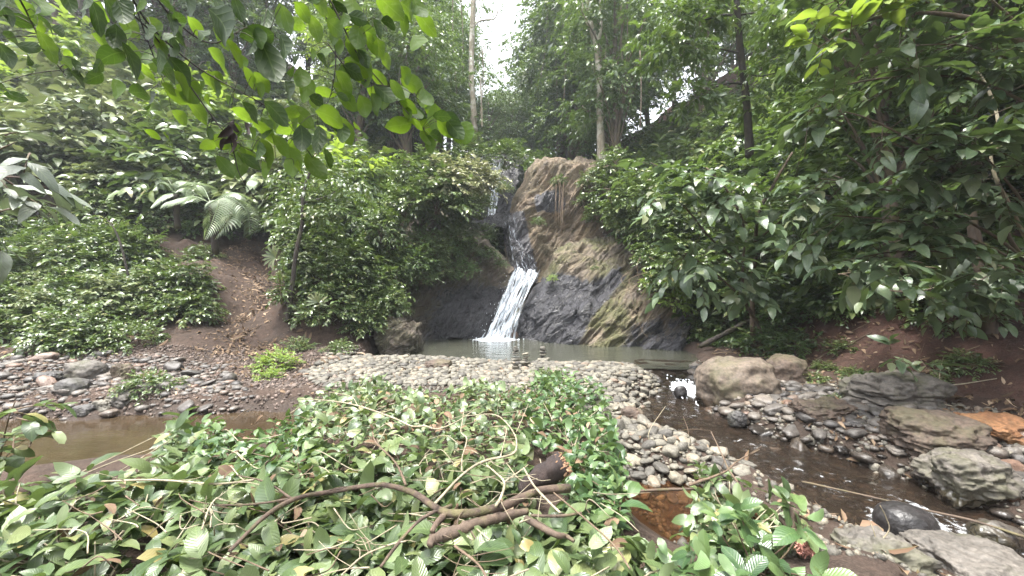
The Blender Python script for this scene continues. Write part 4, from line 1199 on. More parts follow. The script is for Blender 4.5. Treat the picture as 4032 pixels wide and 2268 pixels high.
ORD = ["lowest", "second", "third", "fourth", "fifth", "sixth", "seventh", "eighth"]
def cairn(cu, stones, base_v, zb, which):
    D = (H - zb) * F / (base_v - CY)
    n = len(stones)
    for i, (zx, zy, w_, h_) in enumerate(stones[::-1]):
        o = bpy.data.objects.new("cairn_stone", STONES[(i * 5 + int(cu)) % 12])
        col.objects.link(o)
        sc_ = 1.12 / 6.44 / F * D
        o.location = P(1900 + zx / 6.44, 1300 + zy / 6.44, D)
        o.scale = (w_ * sc_ / 1.9, w_ * sc_ / 1.9, h_ * sc_ / 1.08)
        o.rotation_euler = (G.normal() * 0.08, G.normal() * 0.08, G.random() * 0.5)
        pos = "topmost" if i == n - 1 else ORD[i] + (" from the bottom" if i else "")
        tag(o, f"grey balanced stone, {pos} of the {which}", "stone", "stones stacked into cairns")
cairn(2030, [(835, 435, 80, 52), (840, 500, 130, 76), (840, 567, 130, 52), (835, 625, 170, 58), (845, 740, 220, 150), (840, 860, 150, 76), (835, 930, 150, 80), (850, 1020, 200, 95)], 1470, 0.2, "tallest cairn, left of the others")
cairn(2073, [(1085, 600, 150, 92), (1100, 690, 120, 76), (1080, 750, 130, 52), (1070, 820, 200, 100), (1065, 900, 170, 60), (1065, 955, 210, 66)], 1455, 0.2, "middle cairn")
cairn(2137, [(1530, 470, 150, 112), (1530, 555, 170, 68), (1530, 615, 140, 60), (1505, 670, 90, 64), (1560, 735, 270, 110)], 1418, 0.2, "rear cairn against the water")
cairn(2131, [(1440, 935, 190, 100), (1480, 1030, 200, 110), (1490, 1130, 280, 105)], 1490, 0.2, "low cairn beside the small weed")

# river stones: the largest are separate, the rest is gravel
BAR = [(-3.4, 9.2), (-1.6, 9.15), (0, 9.1), (1.4, 8.95), (2.6, 8.7), (3.2, 8.4), (2.7, 7.6), (2.6, 6.9), (1.9, 6.0), (1.75, 5.0), (2.2, 4.3), (2.4, 3.9), (1.9, 3.4), (1.2, 3.6), (1.0, 4.5), (0.6, 6.2), (-1.5, 6.3), (-3.0, 6.2), (-3.8, 7.2), (-4.0, 8.6)]
RBANK = [(3.7, 7.4), (3.5, 6.2), (3.2, 5.6), (3.25, 5.0), (3.7, 4.3), (4.1, 3.6), (4.6, 3.0), (5.4, 2.6), (5.6, 4.2), (5.1, 5.2), (4.8, 6.0)]
LSHORE = [(-9.5, 7.0), (-7.2, 7.9), (-5.4, 7.6), (-4.6, 6.6), (-3.6, 5.75), (-6, 5.45), (-8.5, 5.2), (-10.5, 5.1)]
INSTREAM = [(3.5, 8.8), (2.75, 8.3), (2.7, 7.2), (2.3, 6.5), (1.9, 5.8), (2.0, 5.0), (2.5, 4.2), (3.0, 3.5), (3.4, 2.8), (4.3, 2.0), (4.6, 2.6), (3.9, 3.7), (3.4, 4.7), (3.1, 5.6), (3.3, 6.6), (3.6, 7.6), (4.0, 8.6)]
def sample_poly(poly, n):
    xs, ys = [p[0] for p in poly], [p[1] for p in poly]
    out = np.zeros((0, 2))
    while len(out) < n:
        q = np.stack([G.uniform(min(xs), max(xs), n * 2), G.uniform(min(ys), max(ys), n * 2)], -1)
        out = np.concatenate([out, q[inside(q[:, 0], q[:, 1], poly)]])
    return out[:n]
def dart(poly, sizes, over=0.72):
    """dart throwing, big stones first"""
    sizes = np.sort(sizes)[::-1]
    kept = []
    cell = {}
    c_ = 0.35
    cand = sample_poly(poly, len(sizes) * 14)
    j = 0
    for s_ in sizes:
        for _ in range(12):
            if j >= len(cand): return kept
            x, y = cand[j]; j += 1
            ok = True
            ci, cj = int(x // c_), int(y // c_)
            for a in (-1, 0, 1):
                for b_ in (-1, 0, 1):
                    for (px, py, ps) in cell.get((ci + a, cj + b_), ()):
                        if (x - px) ** 2 + (y - py) ** 2 < (over * (s_ + ps)) ** 2: ok = False; break
                    if not ok: break
                if not ok: break
            if ok:
                kept.append((x, y, s_)); cell.setdefault((ci, cj), []).append((x, y, s_))
                break
    return kept
def lay_stones(poly, n, mu, sg, n_obj, meshes, label, group, name, stuffmat, smax=0.19):
    sizes = np.clip(np.exp(G.normal(math.log(mu), sg, n)), 0.018, smax)
    ks = dart(poly, sizes)
    ks = [k for k in ks if k[0] / k[1] < 1.4]
    vis = sorted(ks, key=lambda k: -k[2] / k[1])
    for (x, y, s_) in vis[:n_obj]:
        o = bpy.data.objects.new(name, pick(meshes))
        col.objects.link(o)
        z = gz(x, y)
        o.location = (x, y, z + s_ * G.uniform(-0.08, 0.36))
        o.scale = (s_ * G.uniform(.85, 1.25), s_, s_ * G.uniform(0.7, 1.2))
        o.rotation_euler = (G.normal() * 0.28, G.normal() * 0.28, G.random() * 6.28)
        tag(o, label, "stone", group)
    rest = vis[n_obj:]
    if rest:
        r = np.array(rest)
        z = gza(r[:, 0], r[:, 1])
        V, T, _ = scatter(PEB, np.stack([r[:, 0], r[:, 1], z + r[:, 2] * 0.25], -1), rotz(G.random(len(r)) * 6.28), r[:, 2])
        return V, T
    return None
gr = []
gr.append(lay_stones(BAR, 9500, 0.034, 0.52, 150, STONES, "rounded grey river stone on the gravel bar", "river stones on the gravel bar", "river_stone", M_STONE, 0.10))
gd = []
gd.append(lay_stones(RBANK, 3000, 0.029, 0.68, 80, STONESD, "rounded stone on the bank right of the stream", "river stones right of the stream", "river_stone", M_STONE, 0.13))
gd.append(lay_stones(LSHORE, 1100, 0.034, 0.68, 35, STONESD, "dark stone on the left shore", "river stones on the left shore", "river_stone", M_STONE_WET, 0.17))
gd.append(lay_stones(INSTREAM, 1500, 0.045, 0.55, 35, STONESD, "wet stone lying in the running stream", "river stones in the stream", "river_stone", M_STONE_WET, 0.14))
# fine gravel everywhere on the flats
FINE = [(-9, 7.9), (-6, 8.6), (-4.2, 9.2), (-3.4, 9.6), (0, 9.8), (3.0, 9.0), (4.8, 8.5), (5.2, 6.5), (5.8, 5), (6, 2.5), (3.5, 2), (1.2, 2.6), (0.5, 5.8), (-2, 5.8), (-5, 5.5), (-10, 5.2)]
q = sample_poly(FINE, 24000)
s_ = np.exp(G.normal(math.log(0.022), 0.4, len(q)))
V, T, _ = scatter([ico(0)], np.stack([q[:, 0], q[:, 1], gza(q[:, 0], q[:, 1]) + s_ * 0.2], -1), rand_rot(len(q)), np.stack([s_, s_ * 0.8, s_ * 0.55], -1))
lf = (q[:, 0] < -2.2)
nv = len(ico(0)[0])
Tl = T.reshape(len(q), -1, 3)
M_BROWNG = stone_mat("brown_gravel", [(0.0, (0.05, 0.036, 0.03)), (0.6, (0.10, 0.075, 0.06)), (1.0, (0.16, 0.12, 0.10))], 3.0, 0.8)
tag(link("brown_gravel", mesh_tris("brown_gravel", V, Tl[lf].reshape(-1, 3)), M_BROWNG), "fine brown gravel on the left shore below the path", "gravel", kind="stuff")
gr.append((V, Tl[~lf].reshape(-1, 3)))
V, T = join([g_ for g_ in gr if g_ is not None])
tag(link("gravel", mesh_tris("gravel", V, T), M_STONE), "small grey gravel between the larger river stones", "gravel", kind="stuff")
V, T = join([g_ for g_ in gd if g_ is not None])
tag(link("wet_gravel", mesh_tris("wet_gravel", V, T), M_STONE_WET), "small dark wet stones along the water's edges", "gravel", kind="stuff")

# dead leaves
def litter_on(q, size, lift=0.015):
    n = len(q)
    z = gza(q[:, 0], q[:, 1])
    e = 0.12
    nx = -(gza(q[:, 0] + e, q[:, 1]) - gza(q[:, 0] - e, q[:, 1])) / (2 * e)
    ny = -(gza(q[:, 0], q[:, 1] + e) - gza(q[:, 0], q[:, 1] - e)) / (2 * e)
    nm = np.stack([nx, ny, np.ones(n)], -1) + G.normal(0, 0.35, (n, 3))
    d = np.cross(unit(nm), unit(G.normal(size=(n, 3))))
    return scatter([leaf_tmpl(4, 0.42, 0.45, 0.5, 0.35, seed=5), leaf_tmpl(4, 0.34, 0.45, -0.6, -0.3, seed=6)],
                   np.stack([q[:, 0], q[:, 1], z + lift + 0.02 * G.random(n)], -1), frames(d, nm), size * np.exp(G.normal(0, 0.35, n)))
pc = resample([(a, b_, 0) for a, b_ in PATH[:6]], 60)
qs = [pc[G.integers(0, 60, 3600)][:, :2] + G.normal(0, 0.42, (3600, 2)), sample_poly(FINE, 2000),
      np.stack([G.uniform(3.6, 9, 3200), G.uniform(3.2, 10.5, 3200)], -1), np.stack([G.uniform(2.2, 4.6, 500), G.uniform(1.8, 3.4, 500)], -1), np.stack([G.uniform(-13, -4, 1300), G.uniform(6.5, 12, 1300)], -1)]
q = np.concatenate(qs)
q = q[(sdf(q[:, 0], q[:, 1], POOL) > 0.1) & (sdf(q[:, 0], q[:, 1], LEFT_WATER) > 0.1) & (seg_dist(q[:, 0], q[:, 1], STREAM)[0] > 0.7)]
q = q[fbm(q[:, 0] * 1.4, q[:, 1] * 1.4, 3.0, 3) + G.normal(0, .35, len(q)) > -0.1]
V, T, U = litter_on(q, 0.08)
tag(link("leaf_litter", mesh_tris("leaf_litter", V, T, U, smooth=False), M_LITTER), "fallen brown leaves scattered over path and banks", "leaf litter", kind="stuff")

# ------------------------------------------------------------------ near plants whose leaves are separate parts
def leaf_meshes(prefix, mat, n=5, **k):
    out = []
    for i in range(n):
        V, T, U = leaf_tmpl(seed=i * 3 + 1, **{**dict(rows=8, width=0.46, peak=0.45, fold=0.2, droop=0.22, wavy=0.35), **k, "droop": k.get("droop", 0.22) * (-0.4, 0.5, 0.9, 1.5, 2.2)[i % 5], "width": k.get("width", 0.46) * (0.85 + 0.08 * i)})
        me = mesh_tris(prefix, V, T, U); me.materials.append(mat)
        out.append(me)
    return out
L_BIG = leaf_meshes("shrub_leaf", M_LEAF_BIG)
L_LIME = leaf_meshes("lime_leaf", M_LEAF_LIME)
L_CUT = leaf_meshes("cut_leaf", M_LEAF_CUT, width=0.5, peak=0.52, droop=0.3, tip=0.7)
L_CUTD = leaf_meshes("cut_leaf_dark", M_LEAF_CUTD, width=0.5, peak=0.6, droop=0.25, tip=0.7)
L_HEART = leaf_meshes("heart_leaf", M_LEAF_CUT, width=0.72, peak=0.36, droop=0.25, notch=1.0)
L_OVER = leaf_meshes("overhang_leaf", M_LEAF_BACKLIT, width=0.54, peak=0.47, droop=0.09, fold=0.15)
L_SHADE = leaf_meshes("shade_leaf", M_LEAF_SHADE, width=0.52, peak=0.47, droop=0.09, fold=0.15)

def put_leaves(root, meshes, pos, rot, size, name="leaf", which=None):
    bx = np.array(root.location)
    for i in range(len(pos)):
        me = pick(meshes) if which is None else meshes[which[i]]
        o = bpy.data.objects.new(name, me)
        col.objects.link(o)
        o.parent = root
        o.matrix_local = Matrix.LocRotScale(Vector(pos[i] - bx), Matrix([list(map(float, r)) for r in rot[i]]).to_quaternion(), Vector((float(size[i]),) * 3))

def stems_part(root, tubes, mat, name="stem"):
    V, T = join(tubes)
    V = V - np.array(root.location)
    return link(name, mesh_tris(name, V, T), mat, root)

# --- overhanging branches, top left: leaves read off the photograph, hung at arm's length
Z1 = [(910,165,180,60,1),(730,290,130,35,1),(905,270,150,40,1),(570,115,150,85,0),(680,130,190,85,0),(790,400,180,170,0),(665,555,140,170,0),(835,640,170,60,1),(940,440,200,80,0),
 (1330,590,130,80,1),(1410,800,170,60,1),(1070,720,150,70,0),(1590,190,320,48,0),(1280,130,110,0,0),(1290,300,180,35,0),(1560,440,230,50,1),(1670,380,160,60,1),(1775,560,130,70,1),
 (1870,590,130,60,1),(1790,350,130,100,0),(1920,440,300,62,0),(2030,340,200,70,0),(2060,660,200,65,0),(2180,640,170,80,1),(2010,120,160,80,1),(2110,170,140,20,1),(1840,250,180,175,0),
 (2230,390,90,80,1),(2330,370,160,45,1),(2250,210,150,80,1),(2450,160,120,80,1),(2420,330,110,80,1),(2480,720,150,50,1),(2320,660,120,0,1),(2440,690,90,30,0),(1900,1100,180,75,1),
 (2000,1040,160,50,1),(1590,1010,140,20,1),(1480,1035,110,165,1),(1190,1000,130,50,1),(1090,960,80,30,1),(2255,1190,190,55,1),(2150,990,160,85,0),(2265,990,190,80,0),(2450,930,190,60,1),
 (2360,840,190,20,1),(2050,920,150,160,1),(1890,920,160,65,1),(1960,880,170,45,1),(1740,820,130,30,1),(1630,720,90,250,1),(1270,690,150,30,1),(1490,730,150,30,1),(1000,660,170,10,0),
 (150,150,130,10,0),(490,20,120,70,0),(60,120,120,60,0),(250,90,120,80,0),(90,280,140,30,0),(210,330,140,10,0),(50,400,150,70,0),(380,370,150,40,0),(480,380,90,0,1),(200,410,120,50,0),
 (540,480,130,60,0),(480,520,80,80,0),(700,470,110,160,0),(1290,190,140,30,1),(1400,200,120,60,1),(1450,250,130,40,0),(1650,170,120,60,1),(1560,60,160,60,0),(1700,70,140,80,0),(1350,40,150,70,0),
 (1180,30,130,40,0),(900,60,160,50,0),(780,60,140,80,0),(1080,250,120,70,1),(1130,430,150,80,0),(1210,640,120,40,1),(1290,840,130,40,1),(1040,520,130,50,1),(1250,560,110,100,1),(1440,620,90,60,1),
 (1640,250,130,70,1),(1730,450,120,60,1),(1900,150,140,90,0),(2090,470,180,70,0),(2150,560,150,75,1),(2260,730,120,60,1),(2380,270,110,60,1),(2350,120,100,80,1),(2160,90,120,50,1),(1500,960,110,40,1),
 (1800,960,110,60,1),(1690,930,90,80,1),(2100,1060,110,70,1),(2080,800,120,20,1),(1560,560,130,45,1),(1480,480,120,60,1),(420,220,120,20,0),(330,180,130,60,0),(610,30,130,80,0),(30,640,130,30,0),(110,690,120,10,0)]
Z2 = [(630,300,190,60,1),(680,170,180,45,1),(560,80,180,50,1),(430,50,200,40,1),(330,340,160,60,1),(290,310,140,60,1),(100,150,110,80,1),(165,230,100,20,1),(340,210,140,70,0),(215,940,180,40,1),
 (490,890,150,170,1),(960,950,190,45,1),(800,830,120,10,0),(700,910,120,30,1),(710,1030,130,70,1),(760,975,130,30,0),(830,920,140,45,1),(620,800,130,60,1),(670,720,140,40,1),(590,600,150,20,1),
 (240,520,200,65,1),(350,560,130,50,1),(90,550,160,80,1),(160,460,120,30,1),(120,720,170,40,1),(240,420,140,60,0),(60,330,110,85,1),(400,440,120,45,1),(540,540,120,60,1),(330,680,120,30,1),
 (480,640,130,50,1),(560,760,120,30,1),(650,830,100,60,0),(740,790,120,25,1),(860,850,120,10,0),(900,960,120,60,1),(690,980,120,60,1),(610,890,110,40,1),(250,210,120,60,0),(520,170,130,75,1),
 (640,60,150,60,1),(60,60,140,40,0),(200,130,130,15,0),(420,170,130,30,0),(30,450,110,80,1),(20,880,140,60,0),(90,950,150,75,0)]
OV = [(u / 1.811, v / 1.811, l / 1.811, a, b_) for u, v, l, a, b_ in Z1] + [(1300 + u / 1.811, v / 1.811, l / 1.811, a, b_) for u, v, l, a, b_ in Z2]
OSTEMS = [
    ([(430, -260, 1.45), (480, 0, 1.6), (600, 130, 1.7), (700, 270, 1.78), (850, 480, 1.85), (900, 540, 1.87), (925, 620, 1.9), (945, 690, 1.92), (1010, 790, 1.95)], 0.0045),
    ([(470, -100, 1.5), (560, 60, 1.66), (650, 160, 1.75), (800, 280, 1.86), (1000, 390, 1.96), (1080, 440, 2.0), (1130, 480, 2.03), (1230, 620, 2.1)], 0.0045),
    ([(1220, -150, 1.8), (1265, 0, 1.88), (1290, 90, 1.9), (1322, 220, 1.95), (1300, 380, 1.98), (1250, 450, 2.0)], 0.004),
    ([(1240, -120, 1.9), (1310, 20, 1.98), (1400, 200, 2.05), (1470, 290, 2.1), (1540, 370, 2.15), (1610, 450, 2.2), (1660, 510, 2.22)], 0.005),
    ([(560, -80, 1.55), (700, 90, 1.7), (840, 170, 1.8), (1000, 100, 1.9), (1120, 170, 1.98)], 0.004),
    ([(20, -100, 1.35), (90, 20, 1.42), (140, 120, 1.48), (200, 220, 1.52), (260, 300, 1.56)], 0.0035),
    ([(1290, 170, 1.96), (1360, 260, 2.02), (1470, 330, 2.1), (1580, 345, 2.15), (1660, 400, 2.2)], 0.003),
    ([(905, 545, 1.87), (980, 590, 1.95), (1060, 625, 2.0), (1150, 625, 2.05)], 0.0025),
    ([(520, -20, 1.6), (570, 130, 1.68), (620, 260, 1.74), (650, 330, 1.78)], 0.003),
]
base = P(430, -260, 1.45)
ovh = thing("overhanging_branch", "leafy branches hanging into the top left corner, glowing green against the light", "branch", base)
for pts, r in OSTEMS: stems_part(ovh, [tube([P(*p) for p in pts], [r, r * 0.45], 6, 26, 0.06)], M_BARK_DARK, "stem")
allst = np.concatenate([resample([P(*p) for p in pts], 40) for pts, _ in OSTEMS])
su, sv = proj(allst)
for i in range(95):   # more leaves along the same stems, toward the top where they crowd
    k = int(G.integers(0, len(allst)))
    OV.append((su[k] + G.normal() * 70, sv[k] + abs(G.normal()) * 50 - 25, G.uniform(65, 110), G.uniform(25, 95), int(G.random() < (0.35 if su[k] < 700 else 0.7))))
pos, rot, siz, in_shade = [], [], [], []
pet = []
for (u, v, l, a, br) in OV:
    k = int(np.argmin((su - u) ** 2 + (sv - v) ** 2))
    D = allst[k][1] + G.normal() * 0.07 + (0.03 if br else -0.05)
    ang = rad(a)
    d3 = np.array([math.cos(ang), G.normal() * 0.28, -math.sin(ang)])
    d3 /= np.linalg.norm(d3)
    ln = l / F * D * 1.28
    c = P(u, v, D)
    b0 = c - d3 * ln * 0.5
    nm = np.array([G.normal() * 0.35, 0.75, 0.55 + G.normal() * 0.25])
    pos.append(b0); rot.append(frames(d3[None], nm[None])[0]); siz.append(ln); in_shade.append(not br)
    st = allst[int(np.argmin(((allst - b0) ** 2).sum(1)))]
    if np.linalg.norm(st - b0) < 0.22:
        pet.append(tube([st, (st + b0) / 2 + np.array([0, 0, .012]), b0], [0.0018, 0.0012], 4, 5))
tag(stems_part(ovh, pet, M_BARK_DARK, "leaf_stalks"), kind="stuff")
in_shade = np.array(in_shade)
for flag, ms in ((True, L_SHADE), (False, L_OVER)):
    m = np.where(in_shade == flag)[0]
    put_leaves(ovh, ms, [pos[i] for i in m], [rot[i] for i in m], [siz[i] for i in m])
# dead curled clump hanging from the branch
g_ = []
for i in range(9):
    q = P(905 + G.normal() * 14, 470 + i * 10, 1.86 + G.normal() * 0.02)
    g_.append(scatter([leaf_tmpl(5, 0.5, 0.5, 0.9, 0.6, seed=i)], q[None], frames(np.array([[G.normal() * .5, G.normal() * .5, -1]]), G.normal(size=(1, 3))), np.array([0.07]))[:2])
V, T = join(g_)
M_DEADDARK = leaf_mat("dead_leaf_dark", [(0, (0.016, 0.012, 0.01)), (1, (0.03, 0.022, 0.016))], 0.8, 0)
o = link("dead_leaves", mesh_tris("dead_leaves", V - base, T), M_DEADDARK, ovh)

# --- generic near shrub with stems, twigs and separate leaves
def near_shrub(name, label, cat, base, stems, n_twig, tl, m, leaf, meshes, bark, win, n_extra=0, droop=0.3, jit=0.25, dirbias=(0, 0, 0), limit=300, up=0.75, group=None, depth_j=0.35, tmat=None):
    """stems: polylines of (u, v, depth); twigs sprout along their upper parts inside the window win (u0, v0, u1, v1)"""
    root = thing(name, label, cat, base, group)
    tb, cand, sts = [], [], []
    for pts, r in stems:
        w3 = np.array([P(*p) for p in pts])
        sts.append(stems_part(root, [tube(w3, [r, r * 0.35], 7, 22, 0.06)], bark, "stem"))
        cand.append(np.c_[resample(w3, 60)[15:], np.full(45, len(sts) - 1)])
    cand = np.concatenate(cand); own = cand[:, 3].astype(int); cand = cand[:, :3]
    u, v = proj(cand)
    inw = (u > win[0]) & (u < win[2]) & (v > win[1]) & (v < win[3])
    cand, own = cand[inw], own[inw]
    k = G.integers(0, len(cand), n_twig)
    b0 = cand[k] + G.normal(0, 0.05, (n_twig, 3))
    d = unit(G.normal(size=(n_twig, 3)) * np.array([1, 0.8, 0.55]) + np.array(dirbias))
    L = tl * G.uniform(0.55, 1.35, n_twig)
    for i in range(n_twig):
        f = np.linspace(0, 1, 5)[:, None]
        w3 = b0[i] + d[i] * L[i] * f
        w3[:, 2] -= (droop * L[i] * f[:, 0] ** 2)
        tb.append(tube(w3, [0.006, 0.002], 4))
    for j, st in enumerate(sts):      # the twigs of each stem, a sub-part of it
        mine = [tb[i] for i in range(n_twig) if own[k[i]] == j]
        if mine:
            V, T = join(mine)
            tag(link("twigs", mesh_tris("twigs", V - np.array(root.location), T), bark, st), kind="stuff")
    lp, lr, ls = along_twigs(b0, d, L, m, leaf, droop=droop, jit=jit, up=up, spread=0.9, size_j=0.25, start=0.3)
    u, v = proj(lp)
    ok = (u > win[0] - 60) & (u < win[2] + 150) & (v > win[1] - 120) & (v < win[3] + 40)
    lp, lr, ls = lp[ok], lr[ok], ls[ok]
    order = np.argsort(-ls / np.maximum(lp[:, 1], .3) * ((proj(lp)[0] < 4080) & (proj(lp)[1] > -30)))
    a, b_ = order[:limit], order[limit:]
    put_leaves(root, meshes, lp[a], lr[a], ls[a])
    if len(b_):
        V, T, U = scatter(MED, lp[b_], lr[b_], ls[b_])
        o = link("foliage", mesh_tris("foliage", V - np.array(root.location), T, U), meshes[0].materials[0], root)
        tag(o, kind="stuff")
    return root

near_shrub("stream_shrub", "large-leaved shrub with two thin stems growing behind the tan boulder", "shrub", P(3005, 1392, 9.0),
    [([(3010, 1392, 9.0), (2985, 1280, 8.9), (2930, 1180, 8.6), (2925, 1050, 8.2), (2930, 900, 7.9), (2870, 760, 7.6), (2780, 660, 7.5)], 0.045),
     ([(2965, 1320, 9.0), (2962, 1150, 8.9), (2975, 1000, 8.6), (2985, 850, 8.2), (3050, 720, 7.8), (3120, 600, 7.6)], 0.06),
     ([(2930, 1180, 8.6), (2820, 1080, 8.0), (2700, 1000, 7.6), (2600, 960, 7.5)], 0.025),
     ([(2925, 1050, 8.2), (2800, 940, 7.7), (2700, 820, 7.4), (2620, 760, 7.4)], 0.025),
     ([(2975, 950, 8.5), (3100, 850, 7.9), (3200, 760, 7.5)], 0.025),
     ([(2985, 1000, 8.5), (3080, 960, 8.0), (3200, 900, 7.6)], 0.02),
     ([(2940, 880, 7.9), (2760, 740, 7.5), (2560, 640, 7.6)], 0.02)],
    110, 0.75, 9, 0.27, L_BIG, M_BARK_RED, (2440, 480, 3250, 1180), droop=0.32, jit=0.28, dirbias=(-0.25, -0.35, 0.1), limit=240)
near_shrub("bank_shrub", "big shrub with rows of bluish-green oval leaves leaning in from the right", "shrub", P(4200, 1330, 5.6),
    [([(4300, 1330, 5.8), (4150, 1150, 5.6), (4000, 980, 5.3), (3900, 800, 5.0), (3700, 640, 4.7), (3500, 560, 4.6)], 0.035),
     ([(4150, 1150, 5.6), (3950, 1000, 5.3), (3700, 900, 5.0), (3450, 860, 4.8), (3280, 850, 4.8)], 0.02),
     ([(4100, 1080, 5.5), (3900, 920, 5.1), (3600, 780, 4.8), (3350, 720, 4.8), (3200, 700, 5.0)], 0.02),
     ([(4200, 1200, 5.6), (4000, 1060, 5.2), (3800, 1000, 5.0), (3560, 990, 4.9), (3400, 1010, 4.9)], 0.018),
     ([(3950, 880, 5.1), (3800, 700, 4.7), (3600, 560, 4.5), (3400, 460, 4.5), (3250, 430, 4.7)], 0.018),
     ([(4100, 900, 5.2), (4000, 760, 4.8), (3900, 640, 4.5), (3800, 540, 4.4)], 0.018)],
    105, 0.62, 9, 0.215, L_BIG, M_BARK, (3060, 330, 4100, 1130), droop=0.22, jit=0.2, dirbias=(-0.7, -0.3, 0.0), up=1.0, limit=240)
near_shrub("leaning_tree", "leafy branches of a tree leaning in over the top right corner", "tree", P(4500, 1200, 5.2),
    [([(4500, 1200, 5.2), (4350, 800, 5.0), (4200, 400, 4.7), (4000, 150, 4.4), (3750, 60, 4.2), (3500, 60, 4.2), (3300, 120, 4.3)], 0.04),
     ([(4300, 650, 4.9), (4100, 450, 4.6), (3850, 320, 4.4), (3600, 300, 4.4), (3350, 330, 4.5), (3200, 400, 4.6)], 0.02),
     ([(4200, 400, 4.7), (4000, 250, 4.4), (3800, 180, 4.2), (3550, 180, 4.2)], 0.015),
     ([(4100, 200, 4.5), (3900, 0, 4.3), (3700, -80, 4.2), (3450, -60, 4.3), (3250, 20, 4.4)], 0.015)],
    85, 0.55, 8, 0.20, L_BIG, M_BARK, (3150, -160, 4100, 480), droop=0.25, jit=0.25, dirbias=(-0.6, -0.2, 0.0), up=0.9, limit=210)
near_shrub("lime_sprig", "sprig of bright lime-green leaves at the top right", "branch", P(3640, -60, 4.0),
    [([(3640, -60, 4.0), (3520, 10, 3.95), (3400, 80, 3.95), (3280, 150, 4.0), (3220, 190, 4.0)], 0.008)],
    9, 0.34, 6, 0.20, L_LIME, M_TWIGB, (3150, -100, 3560, 230), droop=0.15, jit=0.18, dirbias=(-0.6, -0.1, -0.1), up=0.8)
near_shrub("bank_shrub", "dark shrub with hanging leaves low on the right bank", "shrub", P(3950, 1280, 6.6),
    [([(3950, 1290, 6.6), (3850, 1150, 6.4), (3700, 1060, 6.2), (3500, 1060, 6.2), (3300, 1080, 6.4)], 0.03),
     ([(3850, 1150, 6.4), (3750, 1120, 6.0), (3600, 1150, 5.8), (3450, 1140, 5.9)], 0.016),
     ([(3950, 1200, 6.4), (4000, 1050, 5.9), (3900, 1080, 5.7), (3800, 1150, 5.6)], 0.016)],
    55, 0.55, 8, 0.22, L_BIG, M_BARK, (3150, 900, 4100, 1260), droop=0.5, jit=0.3, dirbias=(-0.3, -0.3, -0.1), limit=160)
L_PALE = leaf_meshes("pale_leaf", leaf_mat("leaf_bluish", [(0.0, (0.075, 0.115, 0.065)), (1.0, (0.12, 0.16, 0.10))], 0.4, 0.15, (0.2, 0.3, 0.1), veins=8), width=0.34, peak=0.42, droop=0.3)
near_shrub("corner_plant", "pale bluish broad leaves reaching in from the left edge", "plant", P(-260, 1250, 2.6),
    [([(-260, 1250, 2.6), (-180, 900, 2.5), (-40, 720, 2.45), (90, 700, 2.4), (180, 740, 2.4)], 0.012), ([(-200, 900, 2.5), (-80, 850, 2.45), (60, 820, 2.4)], 0.008), ([(-150, 800, 2.5), (-40, 620, 2.4), (60, 560, 2.4)], 0.008)],
    10, 0.22, 4, 0.2, L_PALE, M_BARK, (-150, 480, 260, 960), droop=0.35, jit=0.25, dirbias=(0.6, 0.2, -0.4))
near_shrub("water_plant", "light green plant at the left edge beside the brown backwater", "plant", P(-30, 1960, 2.9),
    [([(-30, 1960, 2.9), (0, 1800, 2.85), (30, 1660, 2.8), (60, 1580, 2.8)], 0.008), ([(-20, 1850, 2.9), (60, 1760, 2.8), (120, 1720, 2.75)], 0.005)],
    12, 0.2, 5, 0.13, L_CUT, M_TWIGB, (-80, 1530, 190, 1860), droop=0.3, jit=0.25, dirbias=(0.3, -0.1, 0.1))
near_shrub("right_seedling", "broad-leaved seedling on the red bank above the grey boulder", "plant", P(3640, 1500, 5.6),
    [([(3640, 1500, 5.6), (3620, 1420, 5.5), (3640, 1350, 5.4)], 0.006), ([(3630, 1450, 5.5), (3560, 1400, 5.4), (3500, 1390, 5.4)], 0.004), ([(3630, 1460, 5.5), (3700, 1430, 5.4)], 0.004)],
    7, 0.28, 4, 0.2, L_BIG, M_TWIGB, (3400, 1300, 3760, 1500), droop=0.25, jit=0.2)

# --- tree ferns
def fern(name, label, base, fr, trunk_r=0.06, scale_p=1.0, trunk_to=None):
    root = thing(name, label, "fern", base)
    if trunk_to is not None:
        stems_part(root, [tube([base, trunk_to], [trunk_r * 1.2, trunk_r], 7, 8, 0.1)], M_BARK_DARK, "trunk")
    for pts in fr:
        c = resample([P(*p) for p in pts], 34)
        tb = tube(c, [0.011, 0.003], 4)
        tan_ = unit(np.gradient(c, axis=0))
        n = len(c)
        f = np.linspace(0, 1, n)
        prof = np.sin(np.clip(f * 0.92 + 0.08, 0, 1) * math.pi) ** 0.7 * 0.34 * scale_p
        up_ = np.array([0, -0.35, 1.0])
        side_ = unit(np.cross(tan_, up_))
        ps, rs, ss = [], [], []
        for sg in (-1, 1):
            d = side_ * sg * 0.92 + tan_ * 0.38 + np.array([0, 0, -0.12])
            ps.append(c[4:]); rs.append(frames(d, np.broadcast_to(up_, d.shape) + G.normal(0, .1, d.shape))[4:]); ss.append(prof[4:])
        ps, rs, ss = np.concatenate(ps), np.concatenate(rs), np.concatenate(ss)
        V, T, U = scatter([leaf_tmpl(5, 0.12, 0.35, 0.2, 0.25, seed=2)], ps, rs, ss)
        Vj, Tj = join([(V, T), tb])
        Uj = np.concatenate([U, np.full((len(tb[0]), 2), 0.5)])
        link("frond", mesh_tris("frond", Vj - np.array(root.location), Tj, Uj), M_FERN, root)
cr = (830, 800, 8.6)
